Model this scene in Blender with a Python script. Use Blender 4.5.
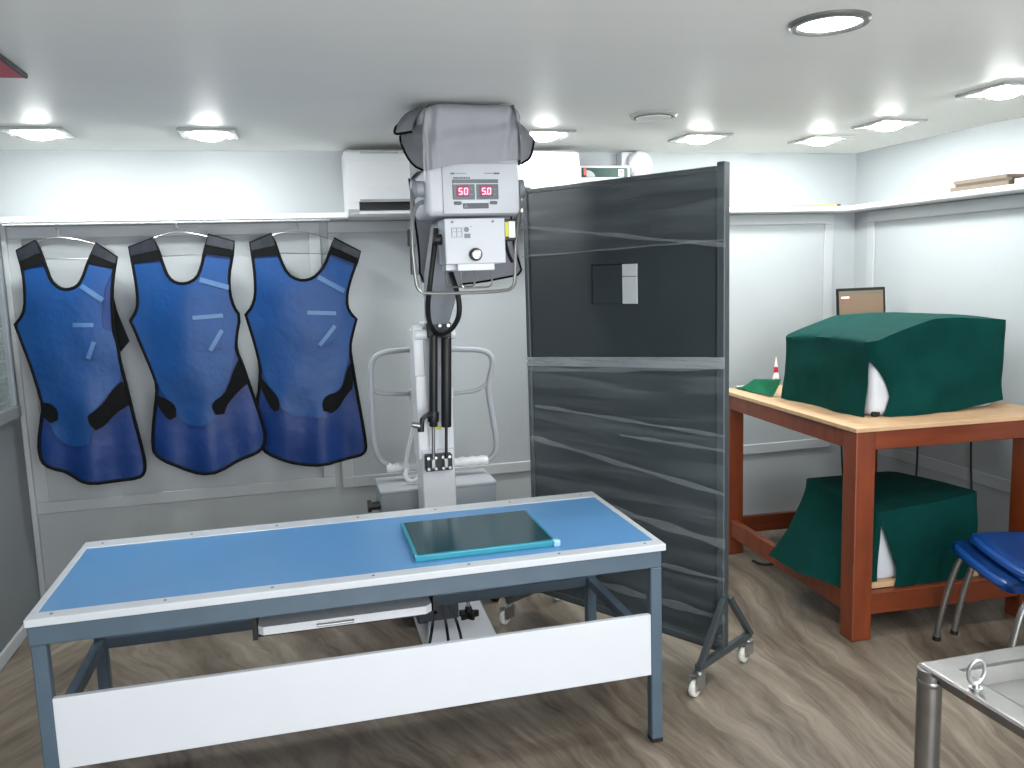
import bpy, bmesh, math, random
from mathutils import Vector, Matrix, Euler, noise
from math import sin, cos, pi, radians

for o in list(bpy.data.objects):
    bpy.data.objects.remove(o)
random.seed(4)
S = bpy.context.scene
COL = S.collection

# ------------------------------------------------------------------ camera, world, exposure
F_PX = 835.0
YAW, PITCH, ROLL = radians(14.2276), radians(7.6642), radians(-1.8235)
fwd = Vector((sin(YAW) * cos(PITCH), cos(YAW) * cos(PITCH), -sin(PITCH)))
rgt = Vector((cos(YAW), -sin(YAW), 0))
upv = rgt.cross(fwd)
r2 = cos(ROLL) * rgt + sin(ROLL) * upv
u2 = -sin(ROLL) * rgt + cos(ROLL) * upv
cd = bpy.data.cameras.new('camera')
cam = bpy.data.objects.new('camera', cd)
COL.objects.link(cam)
cam.matrix_world = Matrix(((r2.x, u2.x, -fwd.x, 0), (r2.y, u2.y, -fwd.y, 0), (r2.z, u2.z, -fwd.z, 1.5), (0, 0, 0, 1)))
cd.sensor_fit = 'HORIZONTAL'
cd.sensor_width = 36
cd.lens = 36 * F_PX / 1024
cd.clip_start = 0.02
S.camera = cam

w = bpy.data.worlds.new('world')
S.world = w
w.use_nodes = True
w.node_tree.nodes['Background'].inputs[0].default_value = (0.93, 0.965, 1, 1)
w.node_tree.nodes['Background'].inputs[1].default_value = 9.0
S.view_settings.view_transform = 'Standard'
S.view_settings.look = 'None'
S.view_settings.gamma = 1
S.view_settings.use_curve_mapping = False
S.view_settings.exposure = 0.0

LAMP_L = 215.0        # radiance of the opal lens of each small ceiling downlight
ROUND_W = 9.0         # the large round downlight
REAR_L = 240.0        # the same for the downlights behind the photographer
LAMP_COL = (0.97, 1.0, 0.98)
# daylight enters through an unseen open doorway, added behind the photographer for fill light: a sampling portal only
pd = bpy.data.lights.new('added_doorway_portal', 'AREA')
pd.shape = 'RECTANGLE'; pd.size = 2.4; pd.size_y = 1.98
pd.cycles.is_portal = True
po = bpy.data.objects.new('added_doorway_portal', pd)
COL.objects.link(po)
po.location = (0.9, -1.62, .995); po.rotation_euler = (radians(90), 0, 0)

# ------------------------------------------------------------------ materials
def lin(c):
    return tuple((v / 12.92 if v <= 0.04045 else ((v + 0.055) / 1.055) ** 2.4) for v in (x / 255 for x in c)) + (1,)

MATS = {}
def mat(name, rgb, rough=0.5, metal=0.0, noise_amt=0.0, noise_scale=8.0, bump=0.0, bump_scale=60.0, spec=0.5, emit=None, stretch=None, coat=0.0):
    m = bpy.data.materials.new(name)
    m.use_nodes = True
    nt = m.node_tree
    b = nt.nodes['Principled BSDF']
    b.inputs['Base Color'].default_value = lin(rgb)
    b.inputs['Roughness'].default_value = rough
    b.inputs['Metallic'].default_value = metal
    b.inputs['Specular IOR Level'].default_value = spec
    b.inputs['Coat Weight'].default_value = coat
    tc = nt.nodes.new('ShaderNodeTexCoord')
    mp = nt.nodes.new('ShaderNodeMapping')
    nt.links.new(tc.outputs['Object'], mp.inputs[0])
    if stretch:
        mp.inputs['Scale'].default_value = stretch
    if noise_amt:
        n = nt.nodes.new('ShaderNodeTexNoise')
        n.inputs['Scale'].default_value = noise_scale
        n.inputs['Detail'].default_value = 5
        nt.links.new(mp.outputs[0], n.inputs['Vector'])
        r = nt.nodes.new('ShaderNodeValToRGB')
        c = lin(rgb)
        r.color_ramp.elements[0].position = 0.3
        r.color_ramp.elements[1].position = 0.7
        r.color_ramp.elements[0].color = tuple(v * (1 - noise_amt) for v in c[:3]) + (1,)
        r.color_ramp.elements[1].color = tuple(min(1, v * (1 + noise_amt)) for v in c[:3]) + (1,)
        nt.links.new(n.outputs['Fac'], r.inputs[0])
        nt.links.new(r.outputs[0], b.inputs['Base Color'])
    if bump:
        n = nt.nodes.new('ShaderNodeTexNoise')
        n.inputs['Scale'].default_value = bump_scale
        n.inputs['Detail'].default_value = 3
        nt.links.new(mp.outputs[0], n.inputs['Vector'])
        bp = nt.nodes.new('ShaderNodeBump')
        bp.inputs['Strength'].default_value = bump
        bp.inputs['Distance'].default_value = 0.01
        nt.links.new(n.outputs['Fac'], bp.inputs['Height'])
        nt.links.new(bp.outputs[0], b.inputs['Normal'])
    if emit:
        b.inputs['Emission Color'].default_value = lin(emit[0])
        b.inputs['Emission Strength'].default_value = emit[1]
    MATS[name] = m
    return m

def M(n):
    return MATS[n]

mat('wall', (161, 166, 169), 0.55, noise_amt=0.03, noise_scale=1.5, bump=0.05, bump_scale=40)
mat('wall_dark', (104, 109, 113), 0.55, noise_amt=0.03, noise_scale=1.5)  # darker grey, for the left wall and its window sill
mat('trim', (170, 174, 177), 0.45, noise_amt=0.02, noise_scale=3)
mat('ledge', (226, 228, 228), 0.35, noise_amt=0.02, noise_scale=3)
mat('ceiling', (246, 247, 243), 0.5, noise_amt=0.03, noise_scale=0.8, stretch=(0.6, 3, 1), spec=0.22)
mat('white_plastic', (214, 216, 219), 0.35, noise_amt=0.015)
mat('lamp_frame', (168, 170, 168), 0.4, noise_amt=0.02)
mat('lamp_ring', (120, 122, 120), 0.3, metal=0.6, noise_amt=0.03)
mat('diffuser', (255, 255, 255), 0.4, emit=((255, 255, 252), 9.0))
mat('lens', (255, 255, 255), 0.4, emit=((251, 255, 252), LAMP_L))
mat('lens_rear', (255, 255, 255), 0.4, emit=((251, 255, 252), REAR_L))
mat('dead_diffuser', (214, 216, 212), 0.35, noise_amt=0.02)
mat('black', (16, 17, 19), 0.5, noise_amt=0.1)
mat('rubber', (14, 15, 17), 0.6, noise_amt=0.1)
mat('red_board', (186, 24, 56), 0.5, noise_amt=0.06)
mat('slate_metal', (76, 92, 106), 0.42, noise_amt=0.06, noise_scale=12)
mat('white_laminate', (206, 209, 215), 0.35, noise_amt=0.012)
mat('edge_strip', (196, 200, 206), 0.35, noise_amt=0.03)
mat('blue_laminate', (92, 144, 194), 0.33, noise_amt=0.03, noise_scale=2.5)
mat('steel', (138, 136, 135), 0.3, metal=0.9, noise_amt=0.12, noise_scale=14, bump=0.04, bump_scale=25)
mat('brushed_steel', (186, 188, 190), 0.3, metal=0.9, noise_amt=0.06, noise_scale=30)
mat('chrome', (150, 150, 148), 0.28, metal=0.85, noise_amt=0.05)
mat('glass_teal', (20, 62, 72), 0.16, noise_amt=0.06, spec=0.5)
mat('glass_edge', (44, 138, 158), 0.25, noise_amt=0.05)
mat('clear_tab', (150, 195, 225), 0.25, noise_amt=0.03)
mat('apron_blue', (3, 57, 112), 0.45, spec=0.35, noise_amt=0.06, noise_scale=7, bump=0.25, bump_scale=22)
mat('apron_back', (3, 42, 100), 0.45, spec=0.35, noise_amt=0.08, noise_scale=6, bump=0.3, bump_scale=18)
mat('apron_tape', (58, 98, 142), 0.4, noise_amt=0.08)
mat('velcro', (6, 7, 9), 0.8, noise_amt=0.15, noise_scale=40, spec=0.15)
mat('clear_vinyl', (34, 37, 44), 0.3, spec=0.3, noise_amt=0.3, noise_scale=30)
mat('wire', (150, 152, 152), 0.3, metal=0.8, noise_amt=0.05)
mat('unit_white', (196, 199, 205), 0.36, noise_amt=0.012)
mat('unit_grey', (150, 154, 160), 0.42, noise_amt=0.03)
mat('unit_mid', (116, 123, 130), 0.45, noise_amt=0.03)
mat('cloth_grey', (154, 155, 161), 0.7, noise_amt=0.05, noise_scale=9, bump=0.3, bump_scale=16)
mat('bezel', (78, 88, 96), 0.3, noise_amt=0.05)
mat('bezel_dark', (58, 64, 74), 0.35, noise_amt=0.05)
mat('button', (96, 104, 114), 0.4, noise_amt=0.04)
mat('ink_grey', (150, 156, 164), 0.5, noise_amt=0.04)
mat('led', (255, 120, 160), 0.4, emit=((255, 150, 180), 2.6))
mat('led_glow', (110, 34, 60), 0.4, emit=((255, 40, 100), 0.12))
mat('yellow', (204, 204, 60), 0.5, noise_amt=0.06)
mat('pencil_yellow', (222, 190, 70), 0.45, noise_amt=0.05)
mat('pencil_wood', (205, 170, 120), 0.6, noise_amt=0.06)
mat('foam', (216, 218, 220), 0.5, noise_amt=0.03, bump=0.4, bump_scale=25)
mat('screen_metal', (44, 51, 54), 0.4, noise_amt=0.08, noise_scale=5)
mat('screen_frame', (58, 65, 68), 0.42, noise_amt=0.06)
mat('paper_grey', (178, 182, 184), 0.6, noise_amt=0.05, noise_scale=18)
mat('caster_white', (216, 214, 208), 0.4, noise_amt=0.04)
mat('redwood', (118, 52, 22), 0.42, noise_amt=0.22, noise_scale=5, stretch=(5, 5, 0.8), coat=0.15)
mat('redwood_flat', (118, 52, 22), 0.42, noise_amt=0.22, noise_scale=5, stretch=(0.8, 5, 5), coat=0.15)
mat('ply', (202, 165, 128), 0.5, noise_amt=0.1, noise_scale=6, stretch=(1, 6, 6))
mat('green_cloth', (0, 53, 49), 0.85, spec=0.12, noise_amt=0.1, noise_scale=10, bump=0.9, bump_scale=7)
mat('green_light', (42, 124, 92), 0.85, spec=0.12, noise_amt=0.08, noise_scale=10, bump=0.2, bump_scale=30)
mat('machine_white', (206, 210, 218), 0.4, noise_amt=0.02)
mat('monitor_black', (13, 13, 13), 0.5, spec=0.2, noise_amt=0.05)
mat('chair_blue', (5, 62, 130), 0.33, noise_amt=0.05, noise_scale=20, bump=0.12, bump_scale=90)
mat('paper_tan', (106, 94, 80), 0.7, noise_amt=0.08, noise_scale=20)
mat('paper_brown', (72, 62, 52), 0.7, noise_amt=0.1, noise_scale=20)
mat('paper_cream', (226, 214, 188), 0.7, noise_amt=0.04)
mat('paper_white', (230, 232, 230), 0.6, noise_amt=0.02)
mat('sign_green', (10, 56, 48), 0.5, noise_amt=0.05)
mat('sign_red', (226, 96, 86), 0.5, noise_amt=0.05)
mat('red', (196, 30, 50), 0.5, noise_amt=0.05)
mat('screen_tan', (76, 60, 44), 0.4, emit=((190, 150, 106), 0.2))
mat('screen_top', (74, 68, 56), 0.4, emit=((150, 130, 100), 0.16))
mat('screen_white', (240, 226, 210), 0.4, emit=((250, 236, 220), 0.5))
mat('screen_brown', (120, 70, 54), 0.4, emit=((120, 64, 48), 0.2))
mat('rust', (110, 60, 40), 0.8, noise_amt=0.2)

def floor_material():
    m = bpy.data.materials.new('floor_vinyl')
    m.use_nodes = True
    nt = m.node_tree
    L = nt.links.new
    b = nt.nodes['Principled BSDF']
    def N(t, **k):
        n = nt.nodes.new(t)
        for a, v in k.items():
            setattr(n, a, v)
        return n
    def math_(op, a, bb=None, cc=None):
        n = N('ShaderNodeMath', operation=op)
        for i, v in enumerate((a, bb, cc)):
            if v is None: continue
            if isinstance(v, (int, float)): n.inputs[i].default_value = v
            else: L(v, n.inputs[i])
        return n.outputs[0]
    g = N('ShaderNodeNewGeometry')
    sp = N('ShaderNodeSeparateXYZ')
    L(g.outputs['Position'], sp.inputs[0])
    # soft warp keeps the fold lines from being ruler straight
    nz = N('ShaderNodeTexNoise'); nz.inputs['Scale'].default_value = 1.6; nz.inputs['Detail'].default_value = 4
    L(g.outputs['Position'], nz.inputs['Vector'])
    wx = math_('MULTIPLY', math_('SUBTRACT', nz.outputs['Fac'], 0.5), 0.16)
    # the printed veins fan out from a point near the middle of the room and are mirrored along x = -0.9
    mxx = math_('SUBTRACT', math_('ABSOLUTE', math_('ADD', math_('ADD', sp.outputs['X'], wx), 0.9)), 2.3)
    myy = math_('ADD', sp.outputs['Y'], 0.2)
    t = math_('ADD', math_('MULTIPLY', math_('ARCTAN2', mxx, myy), 2.9), math_('MULTIPLY', wx, 0.5))
    s = math_('SQRT', math_('ADD', math_('MULTIPLY', mxx, mxx), math_('MULTIPLY', myy, myy)))
    cb = N('ShaderNodeCombineXYZ')
    L(t, cb.inputs[0]); L(math_('MULTIPLY', s, 0.11), cb.inputs[1])
    n1 = N('ShaderNodeTexNoise'); n1.inputs['Scale'].default_value = 8.5; n1.inputs['Detail'].default_value = 11
    n1.inputs['Roughness'].default_value = 0.68; n1.inputs['Distortion'].default_value = 0.15
    L(cb.outputs[0], n1.inputs['Vector'])
    r1 = N('ShaderNodeValToRGB')
    e = r1.color_ramp.elements
    e[0].position = 0.30; e[0].color = lin((74, 64, 54))
    e[1].position = 0.72; e[1].color = lin((172, 162, 148))
    for p, c in ((0.41, (102, 91, 80)), (0.5, (121, 110, 98)), (0.6, (138, 128, 115))):
        x = e.new(p); x.color = lin(c)
    L(n1.outputs['Fac'], r1.inputs[0])
    # thin darker veins
    n2 = N('ShaderNodeTexNoise'); n2.inputs['Scale'].default_value = 9; n2.inputs['Detail'].default_value = 5
    n2.inputs['Distortion'].default_value = 0.25
    L(cb.outputs[0], n2.inputs['Vector'])
    v = math_('ABSOLUTE', math_('SUBTRACT', n2.outputs['Fac'], 0.47))
    r2_ = N('ShaderNodeValToRGB')
    r2_.color_ramp.elements[0].position = 0.0; r2_.color_ramp.elements[0].color = (0.55, 0.5, 0.46, 1)
    r2_.color_ramp.elements[1].position = 0.04; r2_.color_ramp.elements[1].color = (1, 1, 1, 1)
    L(v, r2_.inputs[0])
    mx = N('ShaderNodeMixRGB', blend_type='MULTIPLY'); mx.inputs[0].default_value = 0.55
    L(r1.outputs[0], mx.inputs[1]); L(r2_.outputs[0], mx.inputs[2])
    L(mx.outputs[0], b.inputs['Base Color'])
    b.inputs['Roughness'].default_value = 0.42
    b.inputs['Specular IOR Level'].default_value = 0.35
    MATS['floor'] = m
floor_material()

def film_material():
    # clear stretch film: mostly see-through, streaky milky wrinkles with a glossy skin
    m = bpy.data.materials.new('stretch_film')
    m.use_nodes = True
    nt = m.node_tree
    L = nt.links.new
    nt.nodes.clear()
    out = nt.nodes.new('ShaderNodeOutputMaterial')
    tr = nt.nodes.new('ShaderNodeBsdfTransparent')
    gl = nt.nodes.new('ShaderNodeBsdfPrincipled')
    gl.inputs['Base Color'].default_value = lin((150, 160, 166))
    gl.inputs['Roughness'].default_value = 0.3
    mx = nt.nodes.new('ShaderNodeMixShader')
    tc = nt.nodes.new('ShaderNodeTexCoord')
    mp = nt.nodes.new('ShaderNodeMapping')
    mp.inputs['Scale'].default_value = (1.1, 1, 13)
    mp.inputs['Rotation'].default_value = (0, radians(5), 0)
    L(tc.outputs['Object'], mp.inputs[0])
    n = nt.nodes.new('ShaderNodeTexNoise')
    n.inputs['Scale'].default_value = 1.6
    n.inputs['Detail'].default_value = 2.5
    n.inputs['Distortion'].default_value = 0.6
    L(mp.outputs[0], n.inputs['Vector'])
    r = nt.nodes.new('ShaderNodeValToRGB')
    r.color_ramp.elements[0].position = 0.42
    r.color_ramp.elements[0].color = (0.05, 0.05, 0.05, 1)
    r.color_ramp.elements[1].position = 0.82
    r.color_ramp.elements[1].color = (0.3, 0.3, 0.3, 1)
    L(n.outputs['Fac'], r.inputs[0])
    bp = nt.nodes.new('ShaderNodeBump')
    bp.inputs['Strength'].default_value = 0.2
    bp.inputs['Distance'].default_value = 0.01
    L(n.outputs['Fac'], bp.inputs['Height'])
    L(bp.outputs[0], gl.inputs['Normal'])
    L(r.outputs[0], mx.inputs[0])
    L(tr.outputs[0], mx.inputs[1]); L(gl.outputs[0], mx.inputs[2])
    L(mx.outputs[0], out.inputs[0])
    MATS['film'] = m
film_material()

def translucent(name, rgb, fac, rough=0.3):
    m = bpy.data.materials.new(name)
    m.use_nodes = True
    nt = m.node_tree
    b = nt.nodes['Principled BSDF']
    b.inputs['Base Color'].default_value = lin(rgb)
    b.inputs['Roughness'].default_value = rough
    n = nt.nodes.new('ShaderNodeTexNoise')
    n.inputs['Scale'].default_value = 2.2
    tc = nt.nodes.new('ShaderNodeTexCoord')
    mp = nt.nodes.new('ShaderNodeMapping')
    mp.inputs['Scale'].default_value = (1.6, 1.6, 34)
    nt.links.new(tc.outputs['Object'], mp.inputs[0])
    nt.links.new(mp.outputs[0], n.inputs['Vector'])
    r = nt.nodes.new('ShaderNodeMapRange')
    r.inputs[3].default_value = fac * 0.55
    r.inputs[4].default_value = fac * 1.3
    nt.links.new(n.outputs['Fac'], r.inputs[0])
    nt.links.new(r.outputs[0], b.inputs['Alpha'])
    MATS[name] = m
translucent('film_roll', (160, 168, 172), 0.17)
translucent('film_band', (190, 198, 202), 0.42)
translucent('window_glass', (128, 138, 138), 0.8, 0.1)

# ------------------------------------------------------------------ mesh helpers
class MB:
    def __init__(s):
        s.bm = bmesh.new()
    def box(s, x0, x1, y0, y1, z0, z1, bevel=0.0, seg=2, mtx=None):
        t = bmesh.new()
        r = bmesh.ops.create_cube(t, size=1)
        for v in t.verts:
            v.co = Vector(((x0 + x1) / 2 + v.co.x * (x1 - x0), (y0 + y1) / 2 + v.co.y * (y1 - y0), (z0 + z1) / 2 + v.co.z * (z1 - z0)))
        if bevel:
            bmesh.ops.bevel(t, geom=t.edges[:], offset=bevel, segments=seg, profile=0.5, affect='EDGES')
        s.merge(t, mtx)
        return s
    def merge(s, t, mtx=None):
        if mtx is not None:
            bmesh.ops.transform(t, matrix=mtx, verts=t.verts[:])
        me = bpy.data.meshes.new('tmp')
        t.to_mesh(me); t.free()
        s.bm.from_mesh(me)
        bpy.data.meshes.remove(me)
    def cyl(s, p0, p1, r0, r1=None, seg=20, bevel=0.0):
        p0, p1 = Vector(p0), Vector(p1)
        d = p1 - p0
        t = bmesh.new()
        bmesh.ops.create_cone(t, cap_ends=True, segments=seg, radius1=r0, radius2=r0 if r1 is None else r1, depth=d.length)
        if bevel:
            bmesh.ops.bevel(t, geom=[e for e in t.edges if len([f for f in e.link_faces if len(f.verts) > 4]) == 1], offset=bevel, segments=2, profile=0.5, affect='EDGES')
        q = d.to_track_quat('Z', 'Y')
        s.merge(t, Matrix.Translation((p0 + p1) / 2) @ q.to_matrix().to_4x4())
        return s
    def tube(s, pts, r, seg=10, closed=False, caps=True, smooth_iters=0):
        P = [Vector(p) for p in pts]
        for _ in range(smooth_iters):
            Q = []
            n = len(P)
            rng = range(n) if closed else range(n - 1)
            if not closed: Q.append(P[0])
            for i in rng:
                a, b = P[i], P[(i + 1) % n]
                Q += [a * 0.75 + b * 0.25, a * 0.25 + b * 0.75]
            if not closed: Q.append(P[-1])
            P = Q
        n = len(P)
        rings = []
        prev = None
        for i in range(n):
            if closed:
                t = (P[(i + 1) % n] - P[i - 1]).normalized()
            else:
                t = (P[min(i + 1, n - 1)] - P[max(i - 1, 0)]).normalized()
            if prev is None:
                a = Vector((0, 0, 1)) if abs(t.z) < 0.9 else Vector((1, 0, 0))
                u = t.cross(a).normalized()
            else:
                u = (prev - t * prev.dot(t)).normalized()
            prev = u
            v = t.cross(u)
            rr = r(i / (n - 1)) if callable(r) else r
            rings.append([s.bm.verts.new(P[i] + (u * cos(2 * pi * k / seg) + v * sin(2 * pi * k / seg)) * rr) for k in range(seg)])
        m = n if closed else n - 1
        for i in range(m):
            A, B = rings[i], rings[(i + 1) % n]
            for k in range(seg):
                s.bm.faces.new((A[k], A[(k + 1) % seg], B[(k + 1) % seg], B[k]))
        if caps and not closed:
            s.bm.faces.new(rings[0][::-1]); s.bm.faces.new(rings[-1])
        return s
    def bar(s, p0, p1, w, h, up=(0, 0, 1), bevel=0.0):
        """rectangular bar between two points; w across, h along up"""
        p0, p1 = Vector(p0), Vector(p1)
        d = (p1 - p0)
        L = d.length
        z = d.normalized()
        y = Vector(up); y = (y - z * y.dot(z)).normalized()
        x = y.cross(z)
        m = Matrix(((x.x, y.x, z.x, 0), (x.y, y.y, z.y, 0), (x.z, y.z, z.z, 0), (0, 0, 0, 1)))
        t = MB().box(-w / 2, w / 2, -h / 2, h / 2, 0, L, bevel)
        s.merge(t.bm, Matrix.Translation(p0) @ m)
        return s
    def lathe(s, prof, origin=(0, 0, 0), axis=(0, 0, 1), seg=32):
        rings = []
        q = Vector(axis).to_track_quat('Z', 'Y').to_matrix()
        o = Vector(origin)
        for r, z in prof:
            rings.append([s.bm.verts.new(o + q @ Vector((max(r, 1e-5) * cos(2 * pi * k / seg), max(r, 1e-5) * sin(2 * pi * k / seg), z))) for k in range(seg)])
        for A, B in zip(rings, rings[1:]):
            for k in range(seg):
                s.bm.faces.new((A[k], A[(k + 1) % seg], B[(k + 1) % seg], B[k]))
        return s
    def prism(s, poly, y0, y1, axis='y'):
        """extrude polygon of (x,z) from y0 to y1 (axis y), or (x,y) in z (axis z), or (y,z) in x"""
        def P(a, b, c):
            return {'y': (a, c, b), 'z': (a, b, c), 'x': (c, a, b)}[axis]
        A = [s.bm.verts.new(P(a, b, y0)) for a, b in poly]
        B = [s.bm.verts.new(P(a, b, y1)) for a, b in poly]
        s.bm.faces.new(A); s.bm.faces.new(B[::-1])
        n = len(poly)
        for i in range(n):
            s.bm.faces.new((A[i], B[i], B[(i + 1) % n], A[(i + 1) % n]))
        return s
    def grid(s, fn, nu, nv, thick=0.0):
        t = bmesh.new()
        V = [[t.verts.new(fn(i / nu, j / nv)) for j in range(nv + 1)] for i in range(nu + 1)]
        for i in range(nu):
            for j in range(nv):
                t.faces.new((V[i][j], V[i + 1][j], V[i + 1][j + 1], V[i][j + 1]))
        if thick:
            bmesh.ops.solidify(t, geom=t.faces[:], thickness=thick)
        s.merge(t)
        return s

def obj(name, mb, m, parent=None, smooth=False, angle=35):
    me = bpy.data.meshes.new(name)
    bm = mb.bm
    bmesh.ops.recalc_face_normals(bm, faces=bm.faces[:])
    bm.to_mesh(me); bm.free()
    me.materials.append(M(m) if isinstance(m, str) else m)
    o = bpy.data.objects.new(name, me)
    COL.objects.link(o)
    if parent is not None:
        o.parent = parent
        if not parent.get('local'):
            q = parent
            chain = Matrix.Identity(4)
            while q is not None:
                chain = q.matrix_basis @ chain if q.parent is None else q.matrix_parent_inverse @ q.matrix_basis @ chain
                q = q.parent
            o.matrix_parent_inverse = chain.inverted()
    if smooth:
        for p in me.polygons:
            p.use_smooth = True
        me.set_sharp_from_angle(angle=radians(angle))
    return o

def thing(name, label, cat, loc=(0, 0, 0), rotz=0.0, group=None, local=False):
    o = bpy.data.objects.new(name, None)
    COL.objects.link(o)
    o.empty_display_size = 0.05
    o.location = loc
    o.rotation_euler = (0, 0, rotz)
    o['label'] = label; o['category'] = cat
    if group: o['group'] = group
    if local: o['local'] = True
    return o

def lobj(name, mb, m, parent, **k):
    """part given in the parent's own coordinates"""
    o = obj(name, mb, m, None, **k)
    o.parent = parent
    return o

def tag(o, label, cat, group=None):
    o['label'] = label; o['category'] = cat
    if group: o['group'] = group
    return o

def struct(name, mb, m, parent=None, **k):
    o = obj(name, mb, m, parent, **k)
    o['kind'] = 'structure'
    return o

def dup(root, loc, rotz=None, label=None):
    r = root.copy(); COL.objects.link(r)
    r.location = loc
    if rotz is not None: r.rotation_euler = (0, 0, rotz)
    if label: r['label'] = label
    for ch in list(root.children):
        c = ch.copy(); COL.objects.link(c); c.parent = r
        for g in list(ch.children):
            d = g.copy(); COL.objects.link(d); d.parent = c
    return r

# ------------------------------------------------------------------ room shell
XL, XR, YB, YF, ZC = -1.235, 3.09, 4.17, -1.6, 2.095
struct('floor', MB().box(XL - .1, XR + .1, YF - .1, YB + .1, -0.08, 0), 'floor')
struct('ceiling', MB().box(XL - .1, XR + .1, YF - .1, YB + .1, ZC, ZC + .08), 'ceiling')
struct('wall_back', MB().box(XL - .1, XR + .1, YB, YB + .1, 0, ZC), 'wall')
struct('wall_left', MB().box(XL - .1, XL, YF, YB, 0, ZC), 'wall_dark')
struct('wall_right', MB().box(XR, XR + .1, YF, YB, 0, ZC), 'wall')
struct('wall_front', MB().box(XL - .1, -.3, YF - .1, YF, 0, ZC).box(2.1, XR + .1, YF - .1, YF, 0, ZC).box(-.3, 2.1, YF - .1, YF, 1.985, ZC), 'wall')
struct('added_door_1', MB().box(-.36, -.3, YF - .11, YF + .015, 0, 2.045, .004, 1).box(2.1, 2.16, YF - .11, YF + .015, 0, 2.045, .004, 1).box(-.3, 2.1, YF - .11, YF + .015, 1.985, 2.045, .004, 1), 'trim')  # frame of the unseen doorway, added to brighten ceiling and front faces
# ledges running round the back and right walls
struct('trim_1', MB().prism([(YB, 1.770), (4.052, 1.770), (4.045, 1.776), (4.045, 1.793), (4.052, 1.799), (YB, 1.799)], XL, XR, axis='x'), 'ledge')
struct('trim_2', MB().prism([(XR, 1.770), (2.960, 1.770), (2.953, 1.776), (2.953, 1.793), (2.960, 1.799), (XR, 1.799)], YF, 4.045), 'ledge')
def frame_back(n, x0, x1, z0, z1, wd, t=0.012):
    mb = MB()
    mb.box(x0, x1, YB - t, YB, z0, z0 + wd, .003, 1)
    mb.box(x0, x1, YB - t, YB, z1 - wd, z1, .003, 1)
    mb.box(x0, x0 + wd, YB - t, YB, z0 + wd, z1 - wd, .003, 1)
    mb.box(x1 - wd, x1, YB - t, YB, z0 + wd, z1 - wd, .003, 1)
    struct('trim_%d' % n, mb, 'trim')
frame_back(3, -1.215, 0.130, 0.461, 1.765, 0.055)
frame_back(4, 0.165, 1.31, 0.453, 1.765, 0.055)
frame_back(5, 1.37, 2.945, 0.432, 1.765, 0.055)
def frame_right(n, y0, y1, z0, z1, wd, t=0.012):
    mb = MB()
    mb.box(XR - t, XR, y0, y1, z0, z0 + wd, .003, 1)
    mb.box(XR - t, XR, y0, y1, z1 - wd, z1, .003, 1)
    mb.box(XR - t, XR, y0, y0 + wd, z0 + wd, z1 - wd, .003, 1)
    mb.box(XR - t, XR, y1 - wd, y1, z0 + wd, z1 - wd, .003, 1)
    struct('trim_%d' % n, mb, 'trim')
frame_right(6, 1.6, 4.05, 0.43, 1.765, 0.06)
struct('trim_7', MB().box(XL, XL + .022, YB - .03, YB, 0.05, 1.77, .003, 1), 'trim')
struct('baseboard_left', MB().box(XL, XL + .014, YF, YB, 0, .058, .004, 1), 'trim')
struct('baseboard_back', MB().box(XL + .014, XR, YB - .014, YB, 0, .058, .004, 1), 'trim')
struct('baseboard_right', MB().box(XR - .014, XR, YF, YB - .014, 0, .058, .004, 1), 'trim')
# window strip on the left wall with its sill
wn = struct('window_1', MB().box(XL, XL + .032, 2.2, 4.06, 0.935, 0.99, .006, 2), 'wall_dark')
fr = MB()
fr.box(XL, XL + .03, 4.0, 4.03, 0.99, 1.62, .003, 1).box(XL, XL + .03, 2.2, 2.23, 0.99, 1.62, .003, 1)
fr.box(XL, XL + .03, 2.23, 4.0, 1.59, 1.62, .003, 1).box(XL, XL + .03, 3.15, 3.18, .99, 1.59, .003, 1)
obj('window_frame', fr, 'unit_mid', wn)
obj('pane', MB().box(XL + .004, XL + .01, 2.23, 3.15, .99, 1.59), 'window_glass', wn)
obj('pane', MB().box(XL + .004, XL + .01, 3.18, 4.0, .99, 1.59), 'window_glass', wn)

# ------------------------------------------------------------------ ceiling lamps
def area(name, size, power, loc, parent=None, shape='DISK'):
    d = bpy.data.lights.new(name, 'AREA')
    d.shape = shape
    d.size = size
    d.energy = power
    d.color = LAMP_COL
    d.spread = radians(165)
    o = bpy.data.objects.new(name, d)
    COL.objects.link(o)
    o.location = loc
    if parent is not None:
        o.parent = parent
    return o

def square_light():
    t = thing('downlight', '', 'ceiling light', group='square downlights', local=True)
    mb = MB()
    h = .112
    for (a, b, c, d) in ((-h, h, -h, -.078), (-h, h, .078, h), (-h, -.078, -.078, .078), (.078, h, -.078, .078)):
        mb.box(a, b, c, d, -.010, 0, .003, 1)
    lobj('frame', mb, 'lamp_frame', t)
    mb = MB()
    mb.lathe([(0, -.030), (.034, -.028), (.056, -.020), (.064, -.008), (.064, 0)], seg=24)
    lobj('diffuser', mb, 'lens', t, smooth=True)
    return t
SQ = [((-0.925, 3.68), 'lit square downlight at the far left, over the left lead apron'),
      ((-0.30, 3.68), 'lit square downlight over the middle lead apron, left of the air conditioner'),
      ((1.10, 3.62), 'lit square downlight shining on the right end of the air conditioner'),
      ((1.87, 3.665), 'lit square downlight on the ceiling behind the unlit round one'),
      ((2.53, 3.69), 'lit square downlight nearest the far right corner, above the pencil'),
      ((2.575, 3.26), 'lit square downlight near the right wall, second from the corner'),
      ((2.52, 2.58), 'lit square downlight cut by the right edge, above the stack of papers')]
sq0 = square_light()
for i, ((x, y), lab) in enumerate(SQ):
    o = sq0 if i == 0 else dup(sq0, (x, y, ZC))
    o.location = (x, y, ZC)
    o['label'] = lab
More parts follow.
